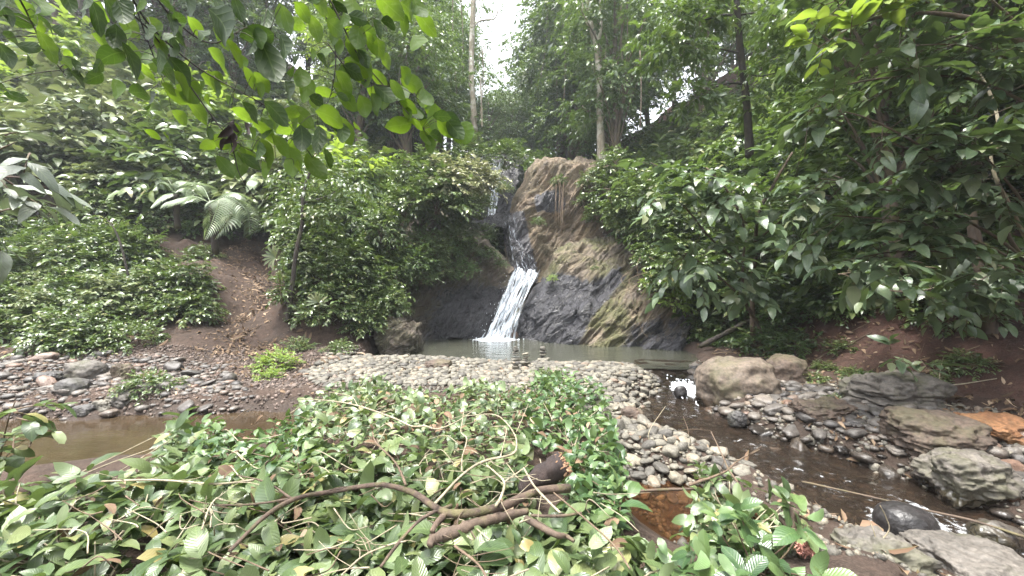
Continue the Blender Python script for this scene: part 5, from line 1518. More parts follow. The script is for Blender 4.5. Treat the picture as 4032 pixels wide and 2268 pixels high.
fern("tree_fern", "tree fern with wide pale arching fronds above the dirt path", P(850, 1000, 9.0),
     [[cr, (760, 775, 8.5), (680, 790, 8.4), (640, 810, 8.4)], [cr, (880, 800, 8.4), (900, 860, 8.2), (845, 945, 8.1)], [cr, (900, 780, 8.5), (970, 830, 8.4), (985, 930, 8.3)],
      [cr, (860, 790, 8.2), (840, 860, 8.0), (805, 945, 7.9)], [cr, (900, 760, 8.7), (960, 775, 8.8), (1010, 840, 8.8)], [cr, (800, 740, 8.9), (760, 720, 9.1), (690, 730, 9.2)]], trunk_to=P(832, 805, 8.62))
cr = (690, 760, 9.6)
fern("tree_fern", "second tree fern, smaller, just left behind the first", P(700, 900, 9.9),
     [[cr, (640, 720, 9.5), (600, 750, 9.4)], [cr, (700, 715, 9.6), (760, 720, 9.6)], [cr, (660, 705, 9.8), (630, 700, 9.8)], [cr, (740, 740, 9.5), (790, 790, 9.4)], [cr, (640, 770, 9.4), (590, 820, 9.3)]], scale_p=0.8, trunk_to=P(690, 765, 9.6))
cr = (1060, 1060, 9.2)
def fan(name, label, c, base, n, ln, a0, a1, tilt):
    root = thing(name, label, "palm", base)
    stems_part(root, [tube([base, c], [0.008, 0.005], 5, 8)], M_TWIGB, "stem")
    for i in range(n):
        a = a0 + (a1 - a0) * i / (n - 1)
        d = np.array([math.cos(a), tilt, math.sin(a)])
        V, T, U = leaf_tmpl(5, 0.2, 0.7, 0.4, 0.12, tip=0.6)
        me = mesh_tris("segment", V, T, U); me.materials.append(M_LEAF_PALE)
        put_leaves(root, [me], [c], frames(d[None], np.array([[0, -1, .3]])), [ln * G.uniform(.85, 1.1)], "leaf_segment")
fan("fan_palm", "small grey-green fan palm leaf right of the path", P(1085, 1015, 9.0), P(1110, 1190, 9.2), 9, 0.3, 1.2, 4.6, -0.3)
fan("fan_palm", "second fan palm leaf lower on the mound", P(1255, 1190, 9.1), P(1260, 1300, 9.3), 10, 0.27, -0.3, 3.4, -0.4)

# ------------------------------------------------------------------ the pile of cut branches in front
def pile_z(x, y):
    return np.interp(y, [1.2, 1.7, 2.7, 3.8, 5.3, 6.6, 7.2], [0.50, 0.52, 0.50, 0.46, 0.42, 0.36, 0.25]) + 0.13 * np.exp(-((np.asarray(x) + 0.7) / 1.3) ** 2 - ((np.asarray(y) - 3.6) / 1.1) ** 2) + 0.08 * fbm(np.asarray(x) * 1.3, np.asarray(y) * 1.3, 4.0, 3)
def PP(u, v, lift=0.05):
    """the point of the pile's surface seen at a pixel"""
    D = 3.0
    for _ in range(12):
        x = (u - CX) / F * D
        D = (H - float(pile_z(x, D)) - lift) * F / max(v - CY, 120)
    return P(u, v, D)
def plan(pts): return [tuple(PP(u, v, 0)[:2]) for u, v in pts]

AREAS = [  # outline in photo pixels, leaf meshes, leaf length, rosettes, label
    ([(-250, 1900), (200, 1880), (480, 1880), (700, 1700), (760, 1760), (900, 1800), (900, 2080), (700, 2300), (700, 2600), (-700, 2600), (-700, 2000)], L_CUT, 0.2, 66, "cut branch with large pale ribbed leaves filling the lower left corner", 0.17),
    ([(640, 1720), (700, 1650), (760, 1690), (860, 1670), (960, 1720), (1080, 1690), (1200, 1640), (1260, 1780), (1200, 1880), (900, 1880), (760, 1800)], L_CUTD, 0.15, 44, "leafy cut branch reaching out over the brown backwater", 0.15),
    ([(1180, 1600), (1290, 1500), (1480, 1490), (1580, 1540), (1680, 1580), (1700, 1760), (1450, 1800), (1240, 1760)], L_CUT, 0.16, 46, "cut branch with mid-sized leaves at the far left of the pile", 0.15),
    ([(1600, 1560), (1760, 1560), (1860, 1500), (1940, 1490), (2050, 1560), (2100, 1700), (2050, 1800), (1750, 1800), (1650, 1700)], L_HEART, 0.135, 50, "cut vine with small heart-shaped leaves in the middle of the pile", 0.16),
    ([(2050, 1560), (2120, 1500), (2200, 1470), (2290, 1500), (2360, 1500), (2400, 1580), (2440, 1700), (2400, 1780), (2200, 1780), (2090, 1700)], L_CUTD, 0.155, 50, "cut branch with dark glossy leaves at the far right of the pile", 0.15),
    ([(2240, 1790), (2380, 1760), (2450, 1820), (2460, 1960), (2420, 2050), (2300, 2050), (2230, 1950)], L_CUTD, 0.14, 38, "dense tuft of narrow dark leaves right of the rotten log", 0.14),
    ([(1250, 1780), (1500, 1790), (1800, 1800), (2050, 1800), (2120, 1880), (2000, 1980), (1700, 2000), (1500, 1960), (1250, 1920)], L_HEART, 0.15, 54, "cut branch with broad leaves under the pale bent stems", 0.17),
    ([(880, 1900), (1250, 1900), (1500, 1980), (1700, 2050), (1680, 2300), (1600, 2600), (700, 2600), (760, 2250)], L_CUT, 0.205, 60, "cut branch with very large ribbed leaves at the bottom centre", 0.17),
    ([(1680, 2100), (1900, 2080), (2100, 2060), (2300, 2080), (2480, 2100), (2650, 2250), (2700, 2600), (1600, 2600)], L_CUT, 0.18, 52, "cut branch with loose leaves below the mossy brown limb", 0.17),
    ([(2640, 2180), (2780, 2060), (2900, 2080), (3050, 2120), (3150, 2200), (3260, 2260), (3300, 2450), (2600, 2500)], L_CUTD, 0.17, 36, "leafy plant with long ribbed leaves at the bottom right of the pile", 0.16),
    ([(2720, 1960), (2740, 1840), (2770, 1720), (2820, 1740), (2950, 1800), (3000, 1840), (3110, 1880), (3170, 1960), (3100, 2020), (2950, 2010), (2800, 2010)], L_CUT, 0.17, 50, "light green leafy branch fallen across the stones by the stream", 0.12),
]
def rosettes(poly, n, dz):
    q = sample_poly(poly, n * 6)
    keep = [0]
    for i in range(1, len(q)):     # farthest-point picking gives even cover
        if len(keep) >= n: break
        if min((q[i][0] - q[j][0]) ** 2 + (q[i][1] - q[j][1]) ** 2 for j in keep) > 0.008: keep.append(i)
    q = q[keep]
    z = pile_z(q[:, 0], q[:, 1]) + G.normal(0, dz, len(q))
    return np.stack([q[:, 0], q[:, 1], z], -1)
filler = []
for ai, (outline, meshes, ll, nr, lab, flatten) in enumerate(AREAS):
    poly = plan(outline)
    C = rosettes(poly, nr, 0.05)
    low = ai in (9, 10)
    if low:
        C[:, 2] = gza(C[:, 0], C[:, 1]) + G.uniform(0.08, 0.34 if ai == 10 else 0.45, len(C))
    cen = C.mean(0)
    far = C[np.argmax(((C - cen) ** 2).sum(1))]
    base = np.array([cen[0], cen[1], gz(cen[0], cen[1])])
    root = thing("cut_branch", lab, "branch", base, "cut branches heaped in the foreground")
    # stems: a spine through the patch, twigs from spine to every rosette
    ax = np.linalg.svd((C - cen)[:, :2])[2][0]
    s_ = (C - cen)[:, :2] @ ax
    sp = [np.r_[cen[:2] + ax * t_, 0] for t_ in np.linspace(s_.min() * 0.9, s_.max() * 0.9, 5)]
    for p_ in sp:
        p_[:2] += G.normal(0, .06, 2); p_[2] = (gza(p_[0:1], p_[1:2])[0] + 0.12) if low else float(pile_z(p_[0], p_[1])) - 0.12
    spine = resample(sp, 30)
    tb = [tube(spine, [0.014, 0.006], 6, None, 0.08)]
    lp, lr, ls = [], [], []
    for c in C:
        k = int(np.argmin(((spine - c) ** 2).sum(1)))
        k = max(0, k - 3)
        d = c - spine[k]
        tb.append(tube([spine[k], (spine[k] + c) / 2 + G.normal(0, .03, 3), c], [0.006, 0.003], 4, 6))
        hd = d * np.array([1, 1, 0.35]); hd = hd / (np.linalg.norm(hd) + 1e-6)
        hd[2] += 0.25 + 0.25 * G.random(); hd = hd / np.linalg.norm(hd)
        tipn = unit(hd * 0.55 + np.array([0, -0.12, 0.85]) + G.normal(0, .3, 3))
        x_ = unit(np.cross(tipn, np.array([0.3, 0.1, 1.0]))); y_ = np.cross(tipn, x_)
        m = int(G.integers(4, 7)); a0 = G.random() * 6.28
        for j in range(m):
            a = a0 + j * 2.4
            rd = x_ * math.cos(a) + y_ * math.sin(a)
            el = 0.15 + 0.55 * (j / m)
            ld = unit(rd * math.cos(el) + tipn * math.sin(el) + G.normal(0, .34, 3))
            nm = tipn * 0.9 - rd * 0.35 + np.array([0, 0, 0.5]) + G.normal(0, .42, 3)
            if G.random() < 0.13: nm = -nm
            lp.append(c + tipn * 0.012 * j + G.normal(0, .012, 3)); lr.append(frames(ld[None], nm[None])[0])
            ls.append(ll * 0.60 * min(1.45, math.exp(G.normal(0, .36))))
    stems_part(root, tb, M_TWIGB if ai % 2 else M_TWIG, "stem")
    lp, lr, ls = np.array(lp), np.array(lr), np.array(ls)
    u, v = proj(lp)
    vis = np.where((u > -200) & (u < 4200) & (v < 2420))[0]
    put_leaves(root, meshes, lp[vis[:300]], lr[vis[:300]], ls[vis[:300]])
    # lower leaves of the same branch, pressed under the upper ones
    nf = int(nr * (20 if not low else 8))
    q = sample_poly(poly, nf)
    z = (gza(q[:, 0], q[:, 1]) + 0.05 + 0.12 * G.random(nf)) if low else pile_z(q[:, 0], q[:, 1]) + 0.03 - 0.2 * G.random(nf)
    nm = np.array([0, 0, 1.0]) + G.normal(0, .45, (nf, 3))
    d = np.cross(unit(nm), unit(G.normal(size=(nf, 3))))
    V, T, U = scatter(MED, np.stack([q[:, 0], q[:, 1], z], -1), frames(d, nm), ll * 0.6 * np.exp(G.normal(0, .3, nf)))
    o = link("under_leaves", mesh_tris("under_leaves", V - base, T, U), meshes[0].materials[0], root)
    tag(o, kind="stuff")

# dead and yellowed leaves caught in the pile
q = sample_poly(plan([(200, 1960), (700, 1800), (1250, 1620), (2350, 1560), (2420, 2000), (2500, 2200), (1500, 2350), (300, 2300)]), 260)
nm = np.array([0, 0, 1.0]) + G.normal(0, .5, (260, 3))
V, T, U = scatter(MED, np.stack([q[:, 0], q[:, 1], pile_z(q[:, 0], q[:, 1]) + G.uniform(-.05, .09, 260)], -1), frames(np.cross(unit(nm), unit(G.normal(size=(260, 3)))), nm), 0.085 * np.exp(G.normal(0, .3, 260)))
tag(link("withered_leaves", mesh_tris("withered_leaves", V, T, U), M_LITTER), "withered brown leaves caught among the cut branches", "leaf litter", kind="stuff")

# stems lying on the pile, traced along the photograph's limbs
def limb(name, label, cat, pts, r, mat, lift=0.06, side=(), sides=8, rough=0.08, n=40, cap=None):
    r = [q * 0.72 for q in r]; side = [(a, [q * 0.75 for q in b_]) for a, b_ in side]
    lift = lift + (0.11 if lift > 0.05 else 0)
    w3 = np.array([PP(u, v, lift) for u, v in pts])
    root = thing(name, label, cat, w3[0])
    st = stems_part(root, [tube(w3, r, sides, n, rough)], mat, "stem")
    for sp_, sr in side:
        V, T = tube([PP(u, v, lift) for u, v in sp_], sr, 6, 20, rough)
        link("side_branch", mesh_tris("side_branch", V - np.array(root.location), T), mat, st)
    tw = []
    for q in resample(w3, 30)[4:-2:4]:
        d = unit(G.normal(size=3) * np.array([1, .7, .5]) + np.array([0, 0, .15])); l_ = G.uniform(.06, .2)
        tw.append(tube([q, q + d * l_ * .5 + G.normal(0, .008, 3), q + d * l_], [max(0.002, min(0.0045, r[0] * .4)), 0.0012], 4, 6))
    V, T = join(tw)
    tag(link("side_twigs", mesh_tris("side_twigs", V - np.array(root.location), T), mat, st), kind="stuff")
    return root
limb("cut_limb", "long brown limb arching across the middle of the pile", "branch",
     [(905, 2169), (1010, 2064), (1077, 2009), (1176, 1959), (1300, 1937), (1466, 1910), (1548, 1915), (1631, 1943), (1698, 1987), (1758, 2020), (1852, 2020), (1963, 1998), (2045, 1965), (2128, 1932), (2239, 1923)],
     [0.010, 0.016, 0.018, 0.020, 0.024, 0.030, 0.032], M_BARK_RED, 0.10, [([(1176, 1959), (1000, 1985), (850, 1990)], [0.009, 0.004]), ([(1150, 1965), (1050, 1900), (930, 1870)], [0.008, 0.004]), ([(1760, 2020), (1720, 2060), (1700, 2095)], [0.022, 0.014]), ([(1780, 1990), (1700, 2020), (1640, 2060), (1560, 2150), (1500, 2230)], [0.012, 0.008])])
limb("cut_limb", "mossy brown limb lying just below the long arched one", "branch", [(1690, 2150), (1714, 2120), (1797, 2092), (1863, 2064), (1990, 2031), (2078, 2012)], [0.022, 0.034, 0.034, 0.032, 0.022], M_BARK, 0.07, [([(2070, 2042), (2183, 2103), (2225, 2110), (2261, 2131)], [0.022, 0.010]), ([(2090, 2030), (2200, 2032), (2290, 2020)], [0.010, 0.008])])
limb("pale_branch", "pale bent branch rising to the right of the pile's centre", "branch", [(1714, 1981), (1825, 1866), (1907, 1816), (2018, 1788), (2034, 1744), (2023, 1705), (1985, 1656), (1935, 1631), (1825, 1639)], [0.009, 0.010, 0.008, 0.006, 0.005], M_TWIG, 0.14, [([(2034, 1700), (2060, 1640), (2080, 1590)], [0.005, 0.003]), ([(1970, 1800), (1985, 1740), (1992, 1685), (1950, 1680)], [0.006, 0.003])], sides=6)
limb("pale_branch", "thin pale branch curving along the back of the pile", "branch", [(1180, 1570), (1300, 1578), (1410, 1598), (1548, 1645), (1620, 1678), (1675, 1678), (1725, 1689), (1797, 1661), (1860, 1620)], [0.006, 0.010, 0.009, 0.005], M_TWIG, 0.12, [([(1410, 1598), (1380, 1560), (1300, 1545)], [0.005, 0.003])], sides=6)
limb("cut_limb", "thin brown branch crossing the left of the pile", "branch", [(1466, 1700), (1482, 1744), (1548, 1810), (1576, 1855), (1598, 1910)], [0.007, 0.010], M_TWIGB, 0.12, (), 6)
limb("pale_branch", "straight pale stick slanting right of the rotten log", "branch", [(2062, 1843), (2101, 1910), (2150, 1965), (2206, 2020)], [0.007, 0.008], M_TWIG, 0.14, (), 6)
limb("pale_branch", "forked pale twig left of the rotten log", "branch", [(1915, 1832), (1950, 1860), (1985, 1899), (1974, 1954), (1952, 1993)], [0.006, 0.009, 0.010], M_TWIG, 0.13, [([(1985, 1899), (2040, 1860), (2080, 1830)], [0.006, 0.004])], sides=6)
limb("pale_branch", "crooked pale twig standing in the middle of the pile", "branch", [(1830, 1570), (1822, 1650), (1815, 1700), (1838, 1728), (1820, 1800), (1818, 1855)], [0.004, 0.006, 0.006], M_TWIG, 0.14, (), 6)
limb("cut_limb", "dark stem along the left side of the pile", "branch", [(400, 1895), (620, 1890), (850, 1905), (1000, 1890)], [0.006, 0.009], M_TWIG, 0.1, (), 6)
limb("cut_limb", "pale bent twig in the lower left leaves", "branch", [(795, 2085), (820, 2010), (850, 1965), (880, 1970)], [0.006, 0.007], M_TWIG, 0.12, (), 6)
limb("cut_limb", "thin stem running to the bottom edge left of centre", "branch", [(1345, 2265), (1430, 2190), (1520, 2150), (1600, 2130)], [0.005, 0.005], M_TWIG, 0.1, (), 6)
limb("cut_limb", "thin brown stems running to the bottom edge right of centre", "branch", [(1930, 2300), (1880, 2220), (1790, 2150)], [0.006, 0.007], M_TWIGB, 0.1, [([(2480, 2240), (2420, 2150), (2300, 2040), (2180, 1940)], [0.006, 0.005])], 6)
limb("cut_limb", "thin brown stem among the leaves of the branch by the stream", "branch", [(2715, 1910), (2850, 1860), (2905, 1815), (2990, 1770)], [0.012, 0.006], M_TWIGB, 0.02, [([(2800, 1700), (2842, 1788), (2870, 1850), (2905, 1900)], [0.006, 0.01])], 6)
# loose twigs in the pile
for i in range(105):
    u, v = G.uniform(300, 2400), G.uniform(1600, 2250)
    if u < 900 and v < 1900: continue
    a = G.uniform(-0.9, 0.9) + (math.pi if G.random() < .5 else 0); l = G.uniform(80, 260) * (v - 1134) / 900
    p0 = PP(u, v, 0.08 + 0.14 * G.random()); p1 = PP(u + math.cos(a) * l, v + math.sin(a) * l * 0.6, 0.06 + 0.16 * G.random())
    w3 = np.array([p0, (p0 + p1) / 2 + G.normal(0, .03, 3), p1])
    o = link("loose_twig", mesh_tris("loose_twig", *tube(w3, [0.0036, 0.0018], 5, 10)), M_TWIG if i % 3 else M_TWIGB)
    tag(o, "thin loose twig lying among the cut leaves", "twig", "loose twigs in the pile")

# rotten log with a splintered end
a_, e_ = PP(2060, 1935, 0.06), PP(2206, 1835, 0.24)
e_ = a_ + (e_ - a_) / np.linalg.norm(e_ - a_) * 0.30
lg = thing("rotten_log", "short dark rotten log with a splintered orange end", "log", a_)
V, T = tube([a_, a_ * .6 + e_ * .4 + np.array([0, 0, .01]), e_], [0.052, 0.064, 0.068], 20, 16, 0.07)
link("bark", mesh_tris("bark", V - a_, T), bark_mat("bark_rotten", (0.012, 0.008, 0.008), (0.035, 0.022, 0.018), 12.0, 0.0), lg)
ax = unit(e_ - a_)
n = 110
x_ = unit(np.cross(ax, np.array([0, 0, 1.0]))); y_ = np.cross(x_, ax)
an, rr = G.random(n) * 6.28, np.sqrt(G.random(n)) * 0.064
pp = e_ + (np.cos(an) * rr)[:, None] * x_ + (np.sin(an) * rr)[:, None] * y_ - ax * 0.015
V, T, _ = scatter([(ico(0)[0], ico(0)[1])], pp, frames(np.broadcast_to(ax, (n, 3)) + G.normal(0, .18, (n, 3)), G.normal(size=(n, 3))), np.stack([G.uniform(.004, .010, n), G.uniform(.012, .034, n), G.uniform(.004, .010, n)], -1))
M_SPL = bark_mat("splintered_wood", (0.16, 0.085, 0.045), (0.36, 0.22, 0.13), 30.0, 0.0)
link("splintered_end", mesh_tris("splintered_end", V - a_, T, smooth=False), M_SPL, lg)
n = 16
an, tt_ = G.uniform(2.2, 5.6, n), G.uniform(.35, .95, n)
pp = a_ + (e_ - a_) * tt_[:, None] + (np.cos(an) * .066)[:, None] * x_ + (np.sin(an) * .066)[:, None] * y_
V, T, _ = scatter([ico(0)], pp, frames(np.broadcast_to(ax, (n, 3)) + G.normal(0, .3, (n, 3)), G.normal(size=(n, 3))), np.stack([np.full(n, .003), G.uniform(.006, .014, n), np.full(n, .003)], -1))
link("wood_chips", mesh_tris("wood_chips", V - a_, T), bark_mat("pale_chips", (0.4, 0.33, 0.24), (0.55, 0.46, 0.34), 20), lg)

# broken stump end by the stream
def near(u, v, z): 
    D = (H - z) * F / (v - CY); return P(u, v, D)
b0 = near(3190, 2240, 0.12)
bs = thing("broken_branch", "broken mossy branch with a torn pink end beside the stream", "branch", b0)
p1, p2, p3 = near(3165, 2150, 0.22), near(3115, 2085, 0.30), near(3128, 2000, 0.42)
stems_part(bs, [tube([b0, p1, (p1 + p2) / 2, p2], [0.05, 0.045, 0.04, 0.034], 10, 16, 0.08), tube([p2 - np.array([0, 0, .02]), p3], [0.03, 0.026], 9, 8, 0.06), tube([p2, near(3060, 2030, 0.34)], [0.024, 0.018], 8, 6, 0.08)], M_BARK, "stem")
n = 90
pp = near(3165, 2160, 0.25) + G.normal(0, .022, (n, 3))
V, T, _ = scatter([ico(0)], pp, rand_rot(n), np.stack([np.full(n, .004), G.uniform(.012, .03, n), np.full(n, .004)], -1))
b = MT("torn_pink_wood"); link("torn_end", mesh_tris("torn_end", V - b0, T, smooth=False), b.surf(b.n("ShaderNodeBsdfPrincipled", {"Base Color": (0.42, 0.2, 0.16, 1), "Roughness": 0.8}).outputs[0]), bs)

# sticks and dead branches at the stream
def stick(name, label, pts, r, mat, side=()):
    w3 = [near(*p) for p in pts]
    root = thing(name, label, "branch", w3[0])
    st = stems_part(root, [tube(w3, r, 6, 24, 0.08)], mat)
    for sp, sr in side:
        V, T = tube([near(*p) for p in sp], sr, 5, 14, 0.06)
        link("side_branch", mesh_tris("side_branch", V - np.array(root.location), T), mat, st)
stick("stick", "long thin dark stick lying across the fast water", [(3157, 1896, .05), (3400, 1950, .04), (3650, 2010, .03), (3830, 2050, .02), (4050, 2120, .02)], [0.008, 0.011], M_BARK)
stick("dead_branch", "pale bare branch forking over the grey boulder at the right", [(3390, 1640, .12), (3480, 1600, .2), (3570, 1565, .32), (3660, 1552, .42), (3703, 1523, .5), (3800, 1510, .52), (3940, 1488, .56)], [0.012, 0.010, 0.006], M_TWIG,
      [([(3703, 1523, .5), (3700, 1470, .6), (3715, 1405, .72)], [.007, .005]), ([(3660, 1552, .42), (3690, 1580, .36), (3760, 1600, .3), (3830, 1590, .3), (3890, 1588, .32)], [.008, .004])])
stick("dead_branch", "thin pale twig lying over the stones right of the stream", [(3380, 1665, .1), (3480, 1680, .1), (3560, 1695, .1), (3660, 1695, .12)], [0.006, 0.004], M_TWIG, [([(3190, 1640, .1), (3240, 1612, .14), (3290, 1620, .14)], [.004, .003])])
stick("stick", "brown stick half across the puddle", [(2480, 1935, .06), (2620, 1928, .06), (2760, 1925, .06)], [0.014, 0.011], M_BARK)
stick("twig", "thin upright forked twig beside the olive slab", [(3470, 2210, .08), (3455, 2150, .16), (3500, 2090, .26), (3490, 2040, .34), (3465, 1990, .42)], [0.005, 0.003], M_TWIG, [([(3455, 2150, .16), (3440, 2090, .25), (3425, 2050, .3)], [.004, .002])])
stick("twig", "small upright twig with a few leaves standing by the puddle", [(2545, 1800, .1), (2555, 1740, .2), (2560, 1690, .3), (2620, 1600, .4)], [0.004, 0.003], M_TWIG)
stick("twig", "bare brown twig at the edge of the stream by the tan boulder", [(2700, 1760, .02), (2710, 1700, .1), (2690, 1640, .2)], [0.004, 0.002], M_TWIGB, [([(2660, 1700, .05), (2720, 1690, .1), (2800, 1695, .12)], [.004, .002])])
for i in range(26):
    x, y = G.uniform(3.8, 7.5), G.uniform(5.2, 9.8)
    a = G.uniform(-.7, .7); l = G.uniform(.25, .8)
    z0, z1 = gz(x, y), gz(x + math.cos(a) * l, y + math.sin(a) * l)
    me = mesh_tris("fallen_stick", *tube([(x, y, z0 + .02), (x + math.cos(a) * l * .5, y + math.sin(a) * l * .5, (z0 + z1) / 2 + .05), (x + math.cos(a) * l, y + math.sin(a) * l, z1 + .03)], [0.012, 0.006], 5, 8, .08))
    tag(link("fallen_stick", me, M_TWIGB if i % 2 else M_BARK), "fallen stick on the shaded earth of the right bank", "stick", "fallen sticks on the right bank")
lo = thing("fallen_log", "dark fallen log leaning on the bank behind the tan boulder", "log", P(2755, 1365, 9.6))
stems_part(lo, [tube([P(2755, 1365, 9.6), P(2860, 1310, 9.6), P(2960, 1260, 9.7), P(3120, 1205, 9.9)], [0.055, 0.06, 0.05, 0.04], 10, 18, 0.07)], M_BARK_DARK, "trunk")

# ------------------------------------------------------------------ single trees that stand out
def special(name, label, trunk, r, mat, limbs=(), crowns=(), leafm=None):
    w3 = [P(*p) for p in trunk]
    root = thing(name, label, "tree", w3[0])
    st = stems_part(root, [tube(w3, r, 10, 40, 0.05)], mat, "trunk")
    for pts, rr in limbs:
        V, T = tube([P(*p) for p in pts], rr, 6, 16, 0.06)
        link("limb", mesh_tris("limb", V - np.array(root.location), T), mat, st)
    ps, rs, ss = [], [], []
    for (u, v, D, R_, n, leaf) in crowns:
        p, d = dome_twigs(n, R_, R_ * 0.6, 0.4, 5, low=-0.3)
        a, b_, c = along_twigs(p + P(u, v, D), d, np.full(n, R_ * 0.55), 8, leaf, droop=0.3)
        ps.append(a); rs.append(b_); ss.append(c)
    if ps:
        V, T, U = scatter(SML, np.concatenate(ps), np.concatenate(rs), np.concatenate(ss))
        link("crown", mesh_tris("crown", V - np.array(root.location), T, U, smooth=False), leafm or M_LEAF_TREE, root)
    return root
special("pale_tree", "slender pale trunk standing left of the sky gap", [(1868, 520, 24), (1864, 420, 24), (1856, 300, 24), (1858, 150, 24), (1864, 0, 24), (1862, -250, 24)], [0.20, 0.17, 0.16, 0.15], M_BARK_PALE,
        [([(1862, 110, 24), (1885, 85, 24), (1920, 78, 24), (1945, 75, 24), (1960, 45, 24), (1955, 10, 24)], [0.06, 0.03]), ([(1858, 300, 24), (1885, 230, 24.2), (1900, 180, 24.4)], [.04, .02])],
        [(1830, 20, 24, 1.6, 60, .16), (1895, 170, 24.5, .6, 14, .15), (1905, 240, 24, .5, 12, .14), (1870, 470, 23.5, .9, 24, .15), (1800, 120, 25, 1.6, 50, .16), (1960, 30, 24, .5, 6, .12), (1935, 330, 27, 1.0, 34, .16), (1905, 280, 26, .8, 24, .16), (1990, 340, 30, 1.2, 36, .17)])
special("pale_tree", "thin pale trunk just right of the slender pale tree", [(1898, 500, 23), (1896, 420, 23), (1892, 300, 23)], [0.06, 0.05], M_BARK_PALE, (), [(1893, 290, 23, .8, 22, .15)])
special("pale_tree", "tall spotted pale trunk above the rock outcrop", [(2368, 640, 19), (2366, 560, 19), (2362, 430, 19), (2360, 300, 19), (2352, 190, 19), (2335, 130, 19), (2320, 60, 19), (2312, -200, 19)], [0.22, 0.16, 0.15, 0.14, 0.12], M_BARK_PALE,
        [([(2352, 190, 19), (2366, 100, 19), (2365, 0, 19), (2368, -150, 19)], [0.09, 0.07]), ([(2345, 160, 19), (2310, 90, 19), (2290, 0, 19)], [.06, .04]), ([(2362, 330, 19), (2380, 250, 19), (2390, 120, 19)], [.03, .02])],
        [(2370, 470, 18.7, .5, 14, .14), (2360, 350, 18.8, .4, 8, .13), (2300, -60, 19, 1.5, 50, .16), (2420, 20, 19.5, 1.4, 40, .16)])
special("big_tree", "massive reddish-brown trunk hidden in hazy foliage", [(2310, 560, 26), (2305, 400, 26), (2295, 250, 26), (2285, 100, 26), (2280, -250, 26)], [0.75, 0.55, 0.48, 0.42], bark_mat("bark_hazy_red", (0.09, 0.06, 0.05), (0.15, 0.10, 0.08), 3.0, 0.3), (),
        [(2250, 160, 25, 1.7, 60, .17), (2340, 330, 24.5, 1.6, 60, .17), (2200, 330, 25, 1.8, 70, .17), (2290, 500, 24, 1.6, 60, .17), (2180, 470, 24, 1.7, 60, .17), (2150, 220, 26, 1.5, 50, .17), (2125, 40, 27, 1.25, 46, .17), (2135, 130, 27, 1.3, 46, .17), (2105, 240, 27, 1.1, 40, .17), (2085, 310, 28, 1.2, 40, .17), (2200, 60, 27, 1.6, 50, .17), (2200, -60, 27, 1.8, 50, .17), (2090, -80, 28, 1.2, 40, .17), (2085, 95, 28, .8, 34, .17), (2060, 170, 29, .9, 36, .17), (2030, 240, 30, .8, 32, .17), (2010, 295, 31, .9, 36, .17)])
special("dark_tree", "slim dark trunk with level branches on the right", [(2952, 620, 9.5), (2945, 480, 9.4), (2935, 360, 9.3), (2915, 200, 9.2), (2905, 80, 9.1), (2898, -40, 9.0), (2890, -300, 9.0)], [0.10, 0.085, 0.075, 0.07, 0.06], M_BARK_DARK,
        [([(2905, 62, 9.1), (2840, 60, 9.0), (2760, 80, 8.9), (2660, 60, 8.8)], [.03, .012]), ([(2910, 60, 9.1), (3000, 50, 9.0), (3100, 80, 8.9)], [.025, .012]), ([(2930, 330, 9.3), (2860, 330, 9.1), (2780, 360, 8.9), (2700, 420, 8.8)], [.025, .01]), ([(2918, 210, 9.2), (2820, 190, 9.0), (2700, 170, 8.8)], [.022, .01]), ([(2925, 280, 9.2), (2990, 300, 9.0), (3080, 280, 8.8)], [.02, .01])],
        [(2760, 70, 8.9, .75, 42, .15), (2680, 190, 8.8, .8, 46, .15), (2720, 40, 9.0, .8, 40, .15), (3080, 90, 8.9, .8, 44, .15), (3060, 260, 8.8, .7, 36, .15), (2720, 380, 8.8, .6, 26, .15), (2840, -20, 9.0, .8, 40, .15), (2620, 90, 8.9, .7, 34, .15), (2980, 400, 9, .6, 24, .15)])
special("mound_tree", "dark leaning sapling rising from the mound right of the path", [(1130, 1270, 9.4), (1150, 1130, 9.4), (1165, 1000, 9.4), (1190, 880, 9.5), (1195, 760, 9.6), (1230, 650, 9.8)], [0.055, 0.05, 0.045, 0.025], M_BARK_DARK,
        [([(1195, 800, 9.6), (1290, 770, 9.6), (1370, 720, 9.7)], [.02, .01])], [(1240, 660, 9.8, .9, 50, .13), (1360, 720, 9.7, .8, 46, .13), (1180, 800, 9.6, .5, 24, .12), (1300, 840, 9.6, .7, 36, .13)], M_LEAF_SMALL)
special("bare_sapling", "thin bare dead stem on the left slope", [(505, 1085, 8.8), (480, 980, 8.8), (455, 910, 8.8), (415, 855, 8.8)], [0.022, 0.02, 0.008], M_BARK_DARK)
special("lichen_tree", "crooked pale lichened branch at the right edge", [(4040, 940, 4.9), (4000, 860, 4.8), (3960, 780, 4.7), (3920, 700, 4.7), (3900, 600, 4.8), (3930, 480, 4.9), (3880, 330, 5.0), (3810, 240, 5.0)], [0.022, 0.018, 0.012], M_TWIG,
        [([(3900, 600, 4.8), (3960, 560, 4.8), (4020, 500, 4.8)], [.012, .007])])
special("bank_tree", "dim grey trunk on the red bank at the far right", [(3900, 1330, 6.3), (3880, 1200, 6.3), (3870, 1100, 6.3), (3840, 950, 6.4), (3800, 700, 6.5)], [0.11, 0.09, 0.06], M_BARK)
# roots hanging down the outcrop
for i in range(9):
    u = 2190 + i * 4 + G.normal() * 3
    w3 = [P(u, 700 + G.random() * 40, 15.75), P(u + G.normal() * 6, 800, 15.55), P(u + G.normal() * 8, 870 + G.random() * 90, 15.4)]
    tag(link("hanging_root", mesh_tris("hanging_root", *tube(w3, [0.012, 0.006], 5, 14)), M_TWIGB), "thin reddish root hanging down the rock outcrop", "root", "hanging roots on the rock outcrop")
